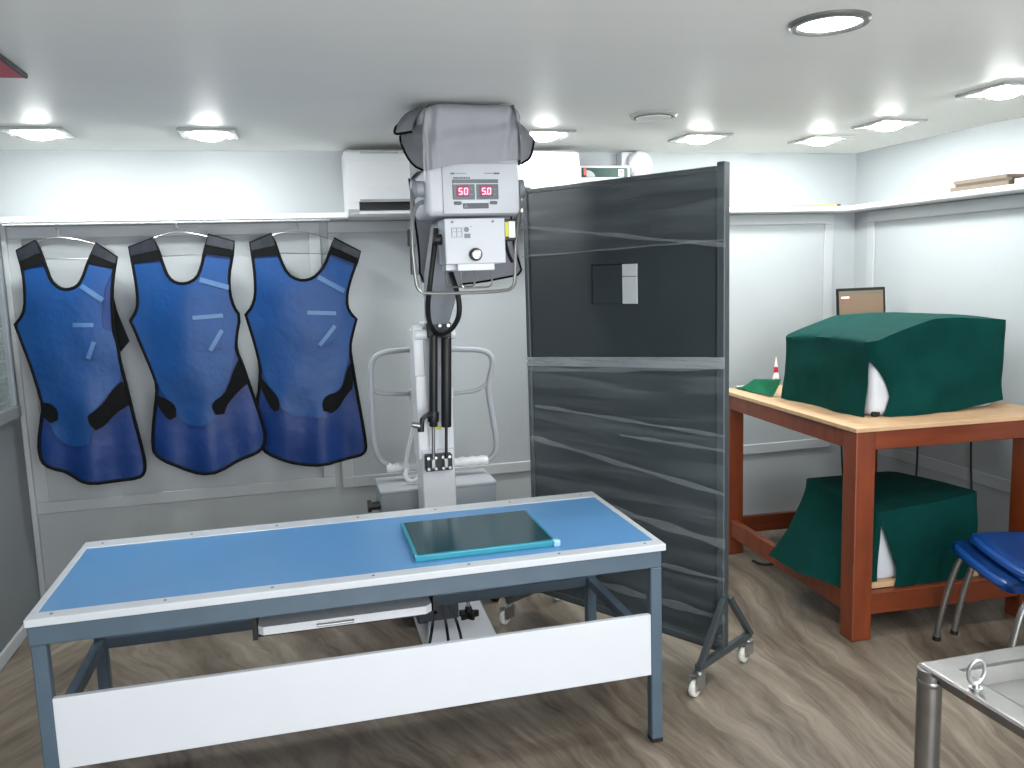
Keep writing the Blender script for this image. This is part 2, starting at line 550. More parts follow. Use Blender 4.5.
def round_light(name, lab, loc, lit, ro, ri, power=0):
    t = thing(name, lab, 'ceiling light', local=True)
    lobj('ring', MB().lathe([(ri, 0), (ri, -.006), (ri + .004, -.012), (ro - .006, -.012), (ro, -.006), (ro, 0)], seg=48), 'lamp_ring' if lit else 'lamp_frame', t, smooth=True)
    if lit:
        lobj('diffuser', MB().lathe([(0, -.008), (ri, -.006)], seg=40), 'diffuser', t, smooth=True)
        area('lamp', ri * 1.9, power, (0, 0, -.016), t)
    else:
        lobj('diffuser', MB().lathe([(0, -.018), (ri * .9, -.018), (ri * .94, -.014), (ri * .94, -.002)], seg=40), 'dead_diffuser', t, smooth=True)
        lobj('seal', MB().lathe([(ri * .94, -.006), (ri * .94, -.0135), (ri + .002, -.0135), (ri + .002, -.006)], seg=40), 'black', t, smooth=True)
    t.location = loc
    return t
round_light('round_downlight', 'large lit round downlight with a grey metal ring, nearest the viewer', (1.335, 1.918, ZC), True, .098, .076, ROUND_W)
round_light('round_downlight', 'unlit round downlight with a dark inner ring, above the grey screen', (1.405, 3.144, ZC), False, .093, .074)
# the lamps of the front half of the room, behind the photographer
for i, (x, y) in enumerate(((-0.5, 0.35), (1.0, 0.2), (2.4, 0.6), (-0.5, -0.9), (1.0, -0.9), (2.4, -0.7))):
    o = dup(sq0, (x, y, ZC), label=['lit square downlight overhead left of the viewer', 'lit square downlight right over the viewer', 'lit square downlight overhead at the viewer\'s right', 'lit square downlight behind the viewer on the left', 'lit square downlight behind the viewer in the middle', 'lit square downlight behind the viewer by the right wall'][i])
    for c in o.children:
        if c.name.startswith('diffuser'):
            c.data = c.data.copy(); c.data.materials[0] = M('lens_rear')
rb = thing('ceiling_panel', 'dark red flat board fixed under the ceiling at upper left', 'board', (-0.9, 2.45, ZC))
obj('board', MB().box(-1.12, -0.70, 2.2, 2.70, ZC - .014, ZC - .001, .002, 1), 'red_board', rb)
obj('edge_strip', MB().box(-0.70, -0.69, 2.2, 2.70, ZC - .015, ZC - .001, .002, 1), 'black', rb)

# ------------------------------------------------------------------ examination table
TX0, TX1, TY0, TY1 = -0.73, 1.055, 2.293, 2.958
t = thing('examination_table', 'long low examination table with a blue top, white edging and slate metal frame', 'table', ((TX0 + TX1) / 2, 2.62, 0))
ZT = .654
obj('tabletop', MB().box(TX0 + .021, TX1 - .021, TY0 + .05, TY1 - .074, ZT - .021, ZT - .002), 'blue_laminate', t)
obj('edge_strip', MB().box(TX0, TX1, TY0, TY0 + .05, ZT - .022, ZT, .003, 2), 'edge_strip', t)
obj('edge_strip', MB().box(TX0, TX1, TY1 - .074, TY1, ZT - .022, ZT, .003, 2), 'edge_strip', t)
obj('edge_strip', MB().box(TX0, TX0 + .021, TY0 + .05, TY1 - .074, ZT - .022, ZT, .003, 2), 'edge_strip', t)
obj('edge_strip', MB().box(TX1 - .021, TX1, TY0 + .05, TY1 - .074, ZT - .022, ZT, .003, 2), 'edge_strip', t)
for i in range(7):
    x = TX0 + .06 + i * (TX1 - TX0 - .12) / 6
    for y in (TY0 + .026, TY1 - .036):
        obj('screw', MB().cyl((x, y, ZT - .002), (x, y, ZT + .0015), .0045, seg=8), 'unit_mid', t)
FX0, FX1, FY0, FY1 = TX0 + .003, TX1 - .012, TY0 + .008, TY1 - .02
rz0, rz1 = .578, ZT - .022
obj('rail', MB().box(FX0, FX1, FY0, FY0 + .04, rz0, rz1, .003, 1), 'slate_metal', t)
obj('rail', MB().box(FX0, FX1, FY1 - .04, FY1, rz0, rz1, .003, 1), 'slate_metal', t)
obj('rail', MB().box(FX0, FX0 + .04, FY0 + .04, FY1 - .04, rz0, rz1, .003, 1), 'slate_metal', t)
obj('rail', MB().box(FX1 - .04, FX1, FY0 + .04, FY1 - .04, rz0, rz1, .003, 1), 'slate_metal', t)
lw = .037
for x0, y0 in ((FX0 + .004, FY0), (FX1 - lw, FY0), (FX0 + .004, FY1 - lw), (FX1 - lw, FY1 - lw)):
    lg = obj('leg', MB().box(x0, x0 + lw, y0, y0 + lw, .012, rz0, .003, 1), 'slate_metal', t)
    obj('foot_cap', MB().box(x0 - .001, x0 + lw + .001, y0 - .001, y0 + lw + .001, 0, .014, .002, 1), 'rubber', lg)
zs0, zs1 = .296, .334
obj('stretcher', MB().box(FX0 + lw, FX1 - lw, FY1 - .034, FY1 - .004, zs0, zs1, .003, 1), 'slate_metal', t)
for x0 in (FX0 + .006, FX1 - lw + .002):
    obj('stretcher', MB().box(x0, x0 + .032, FY0 + lw, FY1 - lw, zs0, zs1, .003, 1), 'slate_metal', t)
obj('front_panel', MB().box(FX0 + lw + .004, FX1 - lw, FY0 + .001, FY0 + .019, .229, .428, .0015, 1), 'white_laminate', t)
# cassette tray hung under the top
tr = obj('cassette_tray', MB().box(-.185, .36, 2.46, 2.80, .456, .466).box(-.185, -.172, 2.44, 2.80, .456, .578).box(.35, .36, 2.46, 2.80, .456, .578).box(-.172, .35, 2.52, 2.53, .49, .578), 'black', t)
tr['label'] = 'black sheet metal cassette tray under the top'
pl = obj('cassette', MB().prism([(-.155, 2.445), (.325, 2.445), (.345, 2.465), (.345, 2.70), (-.17, 2.70), (-.17, 2.46)], .466, .491, axis='z'), 'white_plastic', tr)
hd = MB().tube([(.0, 2.448, .478), (.0, 2.434, .478), (.105, 2.434, .478), (.105, 2.448, .478)], .004, 8)
obj('handle', hd, 'chrome', tr, smooth=True)
# star knob on the rear stretcher
kb = MB().cyl((.545, 2.915, .255), (.545, 2.915, zs0), .007, seg=12)
obj('bolt', kb, 'brushed_steel', t, smooth=True)
kb = MB()
pts = []
for k in range(40):
    a = 2 * pi * k / 40
    r = .030 + .009 * cos(5 * a)
    pts.append((0.545 + r * cos(a), 2.915 + r * sin(a)))
kb.prism(pts, .235, .256, axis='z').cyl((.545, 2.915, .256), (.545, 2.915, .276), .016, .011, seg=16)
obj('star_knob', kb, 'black', t)

# lead glass / detector plate lying on the table
pt = thing('detector_plate', 'dark teal flat plate with a lighter rim lying on the blue table', 'plate', (.52, 2.6, ZT - .002))
ang = radians(-1.0)
corners = [(.300, 2.380), (.728, 2.385), (.735, 2.805), (.284, 2.700)]
corners = [(.302, 2.388), (.735, 2.395), (.735, 2.715), (.285, 2.715)]
zb = ZT - .002
obj('slab', MB().box(.292, .733, 2.392, 2.748, zb, zb + .019, .003, 2), 'glass_edge', pt)
obj('dark_face', MB().box(.303, .724, 2.403, 2.738, zb + .019, zb + .0205, .0006, 1), 'glass_teal', pt)
obj('corner_tab', MB().box(.722, .744, 2.384, 2.404, zb, zb + .0215, .004, 2), 'clear_tab', pt)

# ------------------------------------------------------------------ lead aprons
AP = {}
AP[1] = [(-1.141,1.654),(-1.063,1.693),(-1.047,1.651),(-1.03,1.582),(-1.016,1.523),(-0.985,1.49),(-0.953,1.482),(-0.915,1.494),(-0.891,1.527),(-0.866,1.592),(-0.828,1.678),(-0.75,1.615),(-0.765,1.567),(-0.781,1.456),(-0.785,1.382),(-0.789,1.293),(-0.777,1.232),(-0.776,1.164),(-0.763,1.08),(-0.75,0.987),(-0.732,0.862),(-0.717,0.76),(-0.711,0.689),(-0.718,0.645),(-0.742,0.628),(-0.831,0.621),(-0.929,0.625),(-0.976,0.638),(-1.015,0.666),(-1.041,0.687),(-1.08,0.701),(-1.119,0.725),(-1.133,0.76),(-1.133,0.817),(-1.115,0.907),(-1.098,0.981),(-1.117,1.087),(-1.135,1.177),(-1.164,1.289),(-1.178,1.341),(-1.149,1.372),(-1.129,1.411),(-1.121,1.484),(-1.123,1.57)]
AF = {}
AF[1] = [(-1.122,1.577),(-1.03,1.582),(-1.016,1.523),(-0.985,1.49),(-0.953,1.482),(-0.915,1.494),(-0.891,1.527),(-0.866,1.592),(-0.769,1.562),(-0.791,1.516),(-0.815,1.458),(-0.829,1.377),(-0.829,1.31),(-0.787,1.284),(-0.779,1.224),(-0.778,1.164),(-0.776,1.08),(-0.823,1.03),(-0.884,0.966),(-0.903,0.875),(-0.926,0.803),(-0.99,0.79),(-1.048,0.826),(-1.071,0.873),(-1.085,0.949),(-1.112,1.087),(-1.133,1.177),(-1.160,1.289),(-1.172,1.341),(-1.149,1.372),(-1.129,1.411),(-1.121,1.484)]
AP[2] = [(-0.695,1.657),(-0.592,1.694),(-0.575,1.642),(-0.56,1.575),(-0.543,1.522),(-0.51,1.495),(-0.467,1.492),(-0.422,1.515),(-0.4,1.563),(-0.385,1.623),(-0.361,1.704),(-0.256,1.672),(-0.268,1.604),(-0.287,1.529),(-0.29,1.445),(-0.277,1.379),(-0.253,1.339),(-0.278,1.236),(-0.279,1.182),(-0.255,1.11),(-0.232,1.014),(-0.202,0.901),(-0.185,0.819),(-0.18,0.771),(-0.194,0.723),(-0.223,0.701),(-0.301,0.676),(-0.394,0.631),(-0.476,0.627),(-0.533,0.648),(-0.582,0.68),(-0.624,0.699),(-0.665,0.728),(-0.673,0.763),(-0.662,0.856),(-0.644,0.948),(-0.627,1.044),(-0.647,1.118),(-0.675,1.203),(-0.702,1.296),(-0.717,1.337),(-0.688,1.378),(-0.678,1.422),(-0.678,1.497),(-0.685,1.586)]
AF[2] = [(-0.685,1.586),(-0.559,1.587),(-0.543,1.522),(-0.51,1.495),(-0.467,1.492),(-0.422,1.515),(-0.4,1.563),(-0.387,1.608),(-0.269,1.589),(-0.287,1.529),(-0.29,1.445),(-0.277,1.379),(-0.256,1.339),(-0.281,1.236),(-0.295,1.128),(-0.336,1.021),(-0.367,0.897),(-0.437,0.847),(-0.503,0.852),(-0.55,0.894),(-0.581,0.959),(-0.622,1.044),(-0.644,1.118),(-0.672,1.203),(-0.699,1.296),(-0.712,1.337),(-0.688,1.378),(-0.678,1.422),(-0.678,1.497)]
AP[3] = [(-0.186,1.666),(-0.091,1.704),(-0.075,1.653),(-0.058,1.583),(-0.032,1.521),(0.012,1.491),(0.058,1.49),(0.097,1.509),(0.138,1.555),(0.162,1.609),(0.189,1.678),(0.305,1.613),(0.282,1.558),(0.255,1.496),(0.232,1.426),(0.228,1.362),(0.247,1.322),(0.269,1.301),(0.244,1.226),(0.23,1.17),(0.239,1.081),(0.253,0.949),(0.269,0.816),(0.28,0.716),(0.281,0.674),(0.264,0.651),(0.227,0.64),(0.13,0.625),(0.019,0.619),(-0.051,0.632),(-0.119,0.662),(-0.178,0.688),(-0.206,0.723),(-0.216,0.805),(-0.211,0.917),(-0.19,1.011),(-0.18,1.105),(-0.196,1.2),(-0.219,1.303),(-0.229,1.342),(-0.199,1.375),(-0.18,1.425),(-0.175,1.51),(-0.179,1.602)]
AF[3] = [(-0.176,1.594),(-0.061,1.599),(-0.052,1.56),(-0.032,1.521),(0.012,1.491),(0.058,1.49),(0.097,1.509),(0.138,1.555),(0.157,1.601),(0.27,1.543),(0.255,1.496),(0.232,1.426),(0.228,1.362),(0.247,1.322),(0.266,1.301),(0.242,1.226),(0.223,1.13),(0.194,1.035),(0.17,0.89),(0.127,0.843),(0.018,0.848),(-0.074,0.875),(-0.131,0.943),(-0.177,1.105),(-0.193,1.2),(-0.216,1.303),(-0.224,1.342),(-0.199,1.375),(-0.18,1.425),(-0.175,1.51)]
VL = {1: [(-1.096,0.999),(-1.06,0.99),(-1.039,0.954),(-1.046,0.917),(-1.074,0.907),(-1.093,0.928),(-1.104,0.951)],
      2: [(-0.632,1.001),(-0.58,0.975),(-0.555,0.942),(-0.559,0.898),(-0.587,0.886),(-0.607,0.906),(-0.636,0.963)],
      3: [(-0.184,1.055),(-0.156,1.016),(-0.121,0.974),(-0.104,0.933),(-0.111,0.897),(-0.134,0.892),(-0.155,0.921),(-0.188,1.011)]}
VR = {1: [(-0.772,1.073),(-0.753,0.987),(-0.752,0.964),(-0.811,0.93),(-0.857,0.879),(-0.893,0.862),(-0.918,0.892),(-0.921,0.93),(-0.892,0.951),(-0.855,0.979),(-0.815,1.037)],
      2: [(-0.272,1.142),(-0.234,1.033),(-0.278,1.001),(-0.334,0.942),(-0.352,0.896),(-0.389,0.895),(-0.404,0.931),(-0.397,0.954),(-0.346,0.987),(-0.32,1.035),(-0.297,1.097)],
      3: [(0.231,1.097),(0.241,0.983),(0.196,0.937),(0.161,0.882),(0.128,0.863),(0.09,0.879),(0.085,0.92),(0.11,0.951),(0.166,0.963),(0.192,1.002),(0.211,1.066)]}
TAPE = {1: [((-0.945,1.33),(-0.864,1.326)), ((-0.897,1.498),(-0.818,1.432)), ((-0.868,1.253),(-0.899,1.18))],
        2: [((-0.453,1.34),(-0.325,1.345)), ((-0.411,1.509),(-0.29,1.468)), ((-0.334,1.279),(-0.39,1.19))],
        3: [((0.045,1.342),(0.176,1.333)), ((0.104,1.504),(0.22,1.434)), ((0.168,1.275),(0.092,1.187))]}
AXC = {1: -.945, 2: -.445, 3: .035}
ALAB = {1: 'leftmost blue lead apron, with a loose dark flap at its right armhole',
        2: 'middle blue lead apron, its hem overlapping the right one',
        3: 'rightmost blue lead apron, hanging next to the air conditioner'}
def smooth_poly(P, it=1):
    for _ in range(it):
        Q = []
        n = len(P)
        for i in range(n):
            a, b, c = P[i - 1], P[i], P[(i + 1) % n]
            v1 = Vector((b[0] - a[0], b[1] - a[1])); v2 = Vector((c[0] - b[0], c[1] - b[1]))
            if v1.angle(v2) > 0.9:
                Q.append(b)
            else:
                Q.append((b[0] + (a[0] - b[0]) * .25, b[1] + (a[1] - b[1]) * .25))
                Q.append((b[0] + (c[0] - b[0]) * .25, b[1] + (c[1] - b[1]) * .25))
        P = Q
    return P
def ysurf(i, x, z):
    xc = AXC[i]
    d = (x - xc) / .25
    top = max(0.0, min(1.0, (z - 1.45) / .25))
    b = .045 * math.exp(-d * d * 1.1) * (1 - .5 * top)
    low = max(0.0, min(1.0, (1.05 - z) / .4))
    b += low * .012 * sin(x * 34 + i * 1.7)
    b += .010 * noise.noise((x * 7 + i * 3, z * 5, i))
    return 4.035 - b - (.012 if i == 2 else 0)
def sheet(poly, i, off, thick, cell=.03):
    bm = bmesh.new()
    f = bm.faces.new([bm.verts.new((x, 0, z)) for x, z in poly])
    xs = [p[0] for p in poly]; zs = [p[1] for p in poly]
    x = min(xs) + cell
    while x < max(xs):
        bmesh.ops.bisect_plane(bm, geom=bm.verts[:] + bm.edges[:] + bm.faces[:], plane_co=(x, 0, 0), plane_no=(1, 0, 0)); x += cell
    z = min(zs) + cell
    while z < max(zs):
        bmesh.ops.bisect_plane(bm, geom=bm.verts[:] + bm.edges[:] + bm.faces[:], plane_co=(0, 0, z), plane_no=(0, 0, 1)); z += cell
    bmesh.ops.triangulate(bm, faces=[f for f in bm.faces if len(f.verts) > 4])
    fr_ = bm.faces[:]
    r = bmesh.ops.extrude_face_region(bm, geom=fr_)
    nv = set(v for v in r['geom'] if isinstance(v, bmesh.types.BMVert))
    for v in bm.verts:
        y = ysurf(i, v.co.x, v.co.z) - off
        v.co.y = y if v in nv else y + thick
    mb = MB(); mb.bm.free(); mb.bm = bm
    return mb
for i in (1, 2, 3):
    a = thing('lead_apron', ALAB[i], 'apron', (AXC[i], 4.03, .62), group='lead aprons on the rail')
    P = smooth_poly(AP[i])
    b = obj('body', sheet(P, i, 0, .012), 'apron_back', a, smooth=True, angle=50)
    fp = sheet(smooth_poly(AF[i]), i, .005, .004)
    obj('front_panel', fp, 'apron_blue', a, smooth=True, angle=50)
    obj('piping', MB().tube([(x, ysurf(i, x, z) - .002, z) for x, z in P], .0075, 8, closed=True), 'velcro', a, smooth=True)
    # shoulder straps: black band with a clear vinyl tip
    for k, (q0, q1, q2, q3) in enumerate((((0, 1), None, None, None), ((10, 11), None, None, None))):
        A_, B_ = (AP[i][0], AP[i][1]) if k == 0 else (AP[i][10], AP[i][11])
        dn = Vector((B_[0] - A_[0], B_[1] - A_[1])); 
        n_ = AP[i]
        lo_out, lo_in = (n_[-1], n_[3]) if k == 0 else (n_[12], n_[9])
        o1, o2 = (A_, B_) if k == 0 else (B_, A_)
        def mixp(p, q, f): return (p[0] + (q[0] - p[0]) * f, p[1] + (q[1] - p[1]) * f)
        f_o = min(1.0, .10 / max(.001, math.hypot(o1[0] - lo_out[0], o1[1] - lo_out[1])))
        f_i = min(1.0, .10 / max(.001, math.hypot(o2[0] - lo_in[0], o2[1] - lo_in[1])))
        quad = [o1, o2, mixp(o2, lo_in, f_i), mixp(o1, lo_out, f_o)]
        st = obj('shoulder_strap', sheet(quad, i, .008, .004, .05), 'velcro', a)
        quad2 = [o1, o2, mixp(o2, lo_in, f_i * .52), mixp(o1, lo_out, f_o * .52)]
        obj('vinyl_patch', sheet(quad2, i, .010, .002, .05), 'clear_vinyl', st)
    obj('belt_tab', sheet(smooth_poly(VL[i]), i, .010, .005), 'velcro', a)
    obj('belt_tab', sheet(smooth_poly(VR[i]), i, .010, .005), 'velcro', a)
    for (p, q), nm in zip(TAPE[i], ('pocket_tape', 'chest_tape', 'pocket_tape')):
        d = Vector((q[0] - p[0], 0, q[1] - p[1])).normalized()
        nn = Vector((-d.z, 0, d.x)) * (.011 if nm == 'chest_tape' else .009)
        quad = [(p[0] + nn.x, p[1] + nn.z), (q[0] + nn.x, q[1] + nn.z), (q[0] - nn.x, q[1] - nn.z), (p[0] - nn.x, p[1] - nn.z)]
        obj(nm, sheet(quad, i, .0085, .002, .02), 'apron_tape', a)
    (p, q) = TAPE[i][0]
    obj('pocket', sheet([(p[0] + .01, p[1] - .01), (q[0], q[1] - .01), (q[0] - .01, q[1] - .15), (p[0] + .015, p[1] - .15)], i, .0075, .003), 'apron_blue', a)
    if i == 1:
        ff = MB().prism([(-.788, 1.5), (-.772, 1.381), (-.733, 1.246), (-.772, 1.2), (-.787, 1.246), (-.825, 1.31), (-.825, 1.4)], 4.028, 4.036)
        f_ = obj('arm_flap', ff, 'velcro', a); f_['label'] = 'black loose flap'

# hanging rail under the ledge and the wire hangers
hr = thing('hanging_rail', 'thin pale rail under the ledge that carries the three hangers', 'rail', (-.5, 4.035, 1.765))
obj('rod', MB().cyl((-1.19, 4.033, 1.7645), (.165, 4.033, 1.7645), .0045, seg=12), 'trim', hr, smooth=True)
obj('end_cap', MB().cyl((.160, 4.033, 1.763), (.174, 4.033, 1.763), .008, seg=14), 'unit_mid', hr, smooth=True)
for x in (-1.15, -.5, .14):
    obj('bracket', MB().box(x - .006, x + .006, 4.026, 4.04, 1.762, 1.772), 'trim', hr)
HG = {1: ((-.979, 1.712), (-1.131, 1.655), (-.76, 1.645), (-1.06, 1.619), (-.83, 1.612)),
      2: ((-.493, 1.726), (-.69, 1.656), (-.262, 1.658), (-.61, 1.617), (-.37, 1.621)),
      3: ((.028, 1.721), (-.205, 1.660), (.29, 1.622), (-.12, 1.620), (.225, 1.606))}
HL = {1: 'wire hanger holding the leftmost lead apron', 2: 'wire hanger holding the middle lead apron', 3: 'wire hanger holding the rightmost lead apron'}
for i in (1, 2, 3):
    nk, l, r, bl, br = HG[i]
    h = thing('wire_hanger', HL[i], 'hanger', (nk[0], 4.03, nk[1]), group='wire hangers on the rail')
    y = 4.033
    yb = ysurf(i, bl[0], bl[1]) + .012
    hx = nk[0]
    hook = [(hx + .004, y, nk[1]), (hx + .001, y, nk[1] + .02), (hx - .003, y, 1.738), (hx - .003, y - .011, 1.752), (hx - .003, y - .009, 1.766), (hx - .003, y + .003, 1.768), (hx - .003, y + .01, 1.760)]
    obj('hook', MB().tube(hook, .0022, 8, smooth_iters=2), 'wire', h, smooth=True)
    loop = [(nk[0], y, nk[1]), ((nk[0] + l[0]) / 2, 4.04, (nk[1] + l[1]) / 2 + .012), (l[0], 4.045, l[1]), (l[0] + .005, 4.045, l[1] - .025), (bl[0], 4.043, bl[1]), (br[0], 4.043, br[1]), (r[0] - .005, 4.045, r[1] - .025), (r[0], 4.045, r[1]), ((nk[0] + r[0]) / 2, 4.04, (nk[1] + r[1]) / 2 + .012)]
    obj('frame', MB().tube(loop, .0026, 8, closed=True, smooth_iters=1), 'wire', h, smooth=True)

# ------------------------------------------------------------------ air conditioner
ac = thing('air_conditioner', 'wide white wall mounted air conditioner behind the x-ray head', 'air conditioner', (.79, 4.1, 1.77))
AX0, AX1 = .252, 1.352
prof = [(4.17, 2.068), (3.93, 2.068), (3.895, 2.053), (3.88, 2.01), (3.876, 1.90), (3.882, 1.835), (3.905, 1.832), (3.905, 1.785), (3.895, 1.78), (3.905, 1.768), (4.17, 1.768)]
obj('body', MB().prism(prof, AX0 + .012, AX1 - .012, axis='x'), 'white_plastic', ac)
prof2 = [(4.17, 2.066), (3.93, 2.066), (3.897, 2.051), (3.884, 2.01), (3.880, 1.90), (3.886, 1.80), (3.905, 1.770), (4.17, 1.770)]
for x0 in (AX0, AX1 - .05):
    obj('side_cover', MB().prism(prof2, x0, x0 + .05, axis='x'), 'white_plastic', ac)
obj('vent_slot', MB().box(AX0 + .05, AX1 - .05, 3.892, 3.91, 1.797, 1.836), 'black', ac)
obj('louvre', MB().bar((AX0 + .055, 3.884, 1.838), (AX1 - .055, 3.884, 1.838), .012, .012), 'unit_grey', ac)
obj('lower_lip', MB().box(AX0 + .05, AX1 - .05, 3.886, 3.90, 1.775, 1.792, .003, 1), 'white_plastic', ac)
for k in range(5):
    obj('intake_slot', MB().box(.32 + k * .19, .49 + k * .19, 3.886, 3.90, 2.048, 2.055), 'lamp_frame', ac)

# ------------------------------------------------------------------ mobile x-ray unit
xr = thing('mobile_xray_unit', 'white and grey mobile x-ray unit with red digital readouts behind the table', 'x-ray machine', (.55, 3.3, 0))
# base with castors
def taper(x0, x1, y0, y1, z0, X0, X1, Y0, Y1, z1, bev=.006):
    bm = bmesh.new()
    A = [bm.verts.new(p) for p in ((x0, y0, z0), (x1, y0, z0), (x1, y1, z0), (x0, y1, z0))]
    B = [bm.verts.new(p) for p in ((X0, Y0, z1), (X1, Y0, z1), (X1, Y1, z1), (X0, Y1, z1))]
    bm.faces.new(A[::-1]); bm.faces.new(B)
    for k in range(4):
        bm.faces.new((A[k], A[(k + 1) % 4], B[(k + 1) % 4], B[k]))
    if bev: bmesh.ops.bevel(bm, geom=bm.edges[:], offset=bev, segments=2, profile=.5, affect='EDGES')
    m = MB(); m.bm.free(); m.bm = bm
    return m
obj('base_cover', taper(.40, .70, 2.98, 3.55, .03, .45, .60, 3.30, 3.50, .30), 'unit_white', xr)
obj('drive_box', MB().box(.38, .545, 3.12, 3.40, .14, .25, .008, 2), 'bezel_dark', xr)
for (x, y) in ((.42, 3.03), (.68, 3.03), (.34, 3.60), (.80, 3.60)):
    obj('castor', MB().cyl((x - .015, y, .04), (x + .015, y, .04), .04, seg=20, bevel=.006), 'black', xr, smooth=True)
# generator box behind the column
obj('generator_box', MB().box(.292, .790, 3.45, 3.70, .10, .590, .010, 2), 'unit_mid', xr, smooth=True)
obj('generator_lid', MB().box(.289, .793, 3.447, 3.703, .588, .602, .005, 2), 'unit_grey', xr, smooth=True)
obj('side_lock', MB().cyl((.245, 3.50, .53), (.290, 3.50, .53), .018, seg=16).cyl((.238, 3.50, .53), (.252, 3.50, .53), .026, seg=18), 'black', xr, smooth=True)
# column
obj('column', MB().box(.447, .580, 3.27, 3.44, .28, .80, .004, 1), 'unit_white', xr)
obj('upper_column', MB().box(.478, .584, 3.285, 3.40, .79, 1.31, .004, 1), 'unit_white', xr)
obj('side_channel', MB().box(.438, .482, 3.28, 3.42, .76, 1.28, .006, 2), 'white_plastic', xr)
obj('arm_pivot', MB().box(.432, .475, 3.262, 3.30, 1.10, 1.302, .008, 2).cyl((.44, 3.27, 1.265), (.60, 3.27, 1.265), .022, seg=18), 'white_plastic', xr, smooth=True)
up_ = obj('hinge_plate', MB().box(.486, .580, 3.225, 3.262, 1.252, 1.312, .003, 1), 'black', xr)
lo_ = obj('hinge_plate', MB().box(.457, .564, 3.235, 3.272, .720, .786, .003, 1), 'black', xr)
for x in (.468, .497, .527, .553):
    obj('bolt', MB().cyl((x, 3.229, .775), (x, 3.236, .775), .006, seg=10).cyl((x, 3.229, .731), (x, 3.236, .731), .006, seg=10), 'brushed_steel', lo_)
for x in (.500, .535, .568):
    obj('bolt', MB().cyl((x, 3.219, 1.300), (x, 3.226, 1.300), .006, seg=10), 'brushed_steel', up_)
# two gas struts
s1_ = obj('gas_strut', MB().cyl((.506, 3.21, 1.265), (.491, 3.215, .905), .0165, seg=18, bevel=.003), 'black', xr, smooth=True)
obj('rod', MB().cyl((.491, 3.215, .91), (.485, 3.222, .745), .0065, seg=12), 'chrome', s1_, smooth=True)
obj('collar', MB().cyl((.4925, 3.214, .965), (.4905, 3.214, .925), .023, seg=18, bevel=.003), 'black', s1_, smooth=True)
s2_ = obj('gas_strut', MB().cyl((.556, 3.21, 1.255), (.542, 3.215, .900), .0205, seg=18, bevel=.004), 'black', xr, smooth=True)
obj('rod', MB().cyl((.542, 3.215, .905), (.536, 3.222, .745), .006, seg=12), 'black', s2_, smooth=True)
for x in (.485, .536):
    obj('clevis', MB().box(x - .009, x + .009, 3.214, 3.232, .735, .775, .003, 1), 'chrome', xr)
obj('lever', MB().tube([(.485, 3.20, .95), (.462, 3.19, .955), (.445, 3.185, .945), (.438, 3.185, .91)], .010, 10).cyl((.438, 3.185, .925), (.436, 3.185, .895), .013, seg=12), 'black', xr, smooth=True)
obj('lever_knob', MB().cyl((.402, 3.185, .925), (.432, 3.185, .918), .010, .014, seg=14), 'chrome', xr, smooth=True)
obj('warning_tag', MB().box(.498, .532, 3.278, 3.2845, .880, .892), 'yellow', xr)
obj('scale_strip', MB().box(.518, .536, 3.279, 3.2845, .93, 1.22), 'edge_strip', xr)
# arm up to the head
arm = MB()
bm = arm.bm
A = [bm.verts.new(p) for p in ((.490, 3.23, 1.30), (.573, 3.23, 1.30), (.573, 3.33, 1.32), (.490, 3.33, 1.32))]
B = [bm.verts.new(p) for p in ((.478, 3.10, 1.46), (.600, 3.10, 1.46), (.600, 3.22, 1.50), (.478, 3.22, 1.50))]
C_ = [bm.verts.new(p) for p in ((.520, 3.02, 1.72), (.690, 3.02, 1.72), (.690, 3.20, 1.72), (.520, 3.20, 1.72))]
bm.faces.new(A[::-1]); bm.faces.new(C_)
for U, V in ((A, B), (B, C_)):
    for k in range(4):
        bm.faces.new((U[k], U[(k + 1) % 4], V[(k + 1) % 4], V[k]))
bmesh.ops.bevel(bm, geom=bm.edges[:], offset=.008, segments=2, profile=.5, affect='EDGES')
obj('arm', arm, 'unit_grey', xr)
# tube head with control panel
hd = obj('tube_head', MB().box(.452, .788, 2.90, 3.19, 1.697, 1.93, .022, 4), 'unit_white', xr, smooth=True)
obj('panel_face', MB().box(.510, .775, 2.893, 2.905, 1.703, 1.875, .004, 2), 'unit_white', hd, smooth=True)
cp = obj('control_panel', MB().box(.544, .706, 2.8895, 2.894, 1.752, 1.8195, .0015, 1), 'bezel', xr)
cp['label'] = 'grey control panel with two red readouts'
obj('divider', MB().box(.622, .6265, 2.8885, 2.890, 1.752, 1.804).box(.544, .706, 2.8885, 2.890, 1.8035, 1.8065), 'unit_white', cp)
obj('display_window', MB().box(.557, .601, 2.8885, 2.8897, 1.762, 1.799, .001, 1), 'led_glow', cp)
obj('display_window', MB().box(.639, .684, 2.8885, 2.8897, 1.762, 1.799, .001, 1), 'led_glow', cp)
SEG = {'5': 'afgcd', '0': 'abcdef'}
def digits(x0, chars, dot):
    mb = MB()
    wv, hh, tk, sk = .0105, .020, .0030, .0016
    zb_ = 1.7695
    x = x0
    for ch in chars:
        for sg in SEG[ch]:
            hz = {'a': hh, 'g': hh / 2, 'd': 0}
            if sg in hz:
                z = zb_ + hz[sg]; sx = sk * hz[sg] / hh
                mb.box(x + sx, x + wv + sx, 2.8868, 2.8885, z - tk / 2, z + tk / 2)
            else:
                up__ = sg in 'fb'
                z0 = zb_ + (hh / 2 if up__ else 0); z1 = z0 + hh / 2
                xx = x + (wv if sg in 'bc' else 0) + sk * (.75 if up__ else .25)
                mb.box(xx - tk / 2, xx + tk / 2, 2.8868, 2.8885, z0, z1)
        if dot and ch == '5':
            mb.box(x + wv + .0030, x + wv + .0058, 2.8868, 2.8885, zb_ - .0015, zb_ + .0013)
        x += .0188
    obj('readout', mb, 'led', cp)
digits(.5655, '50', False)
digits(.6475, '50', True)
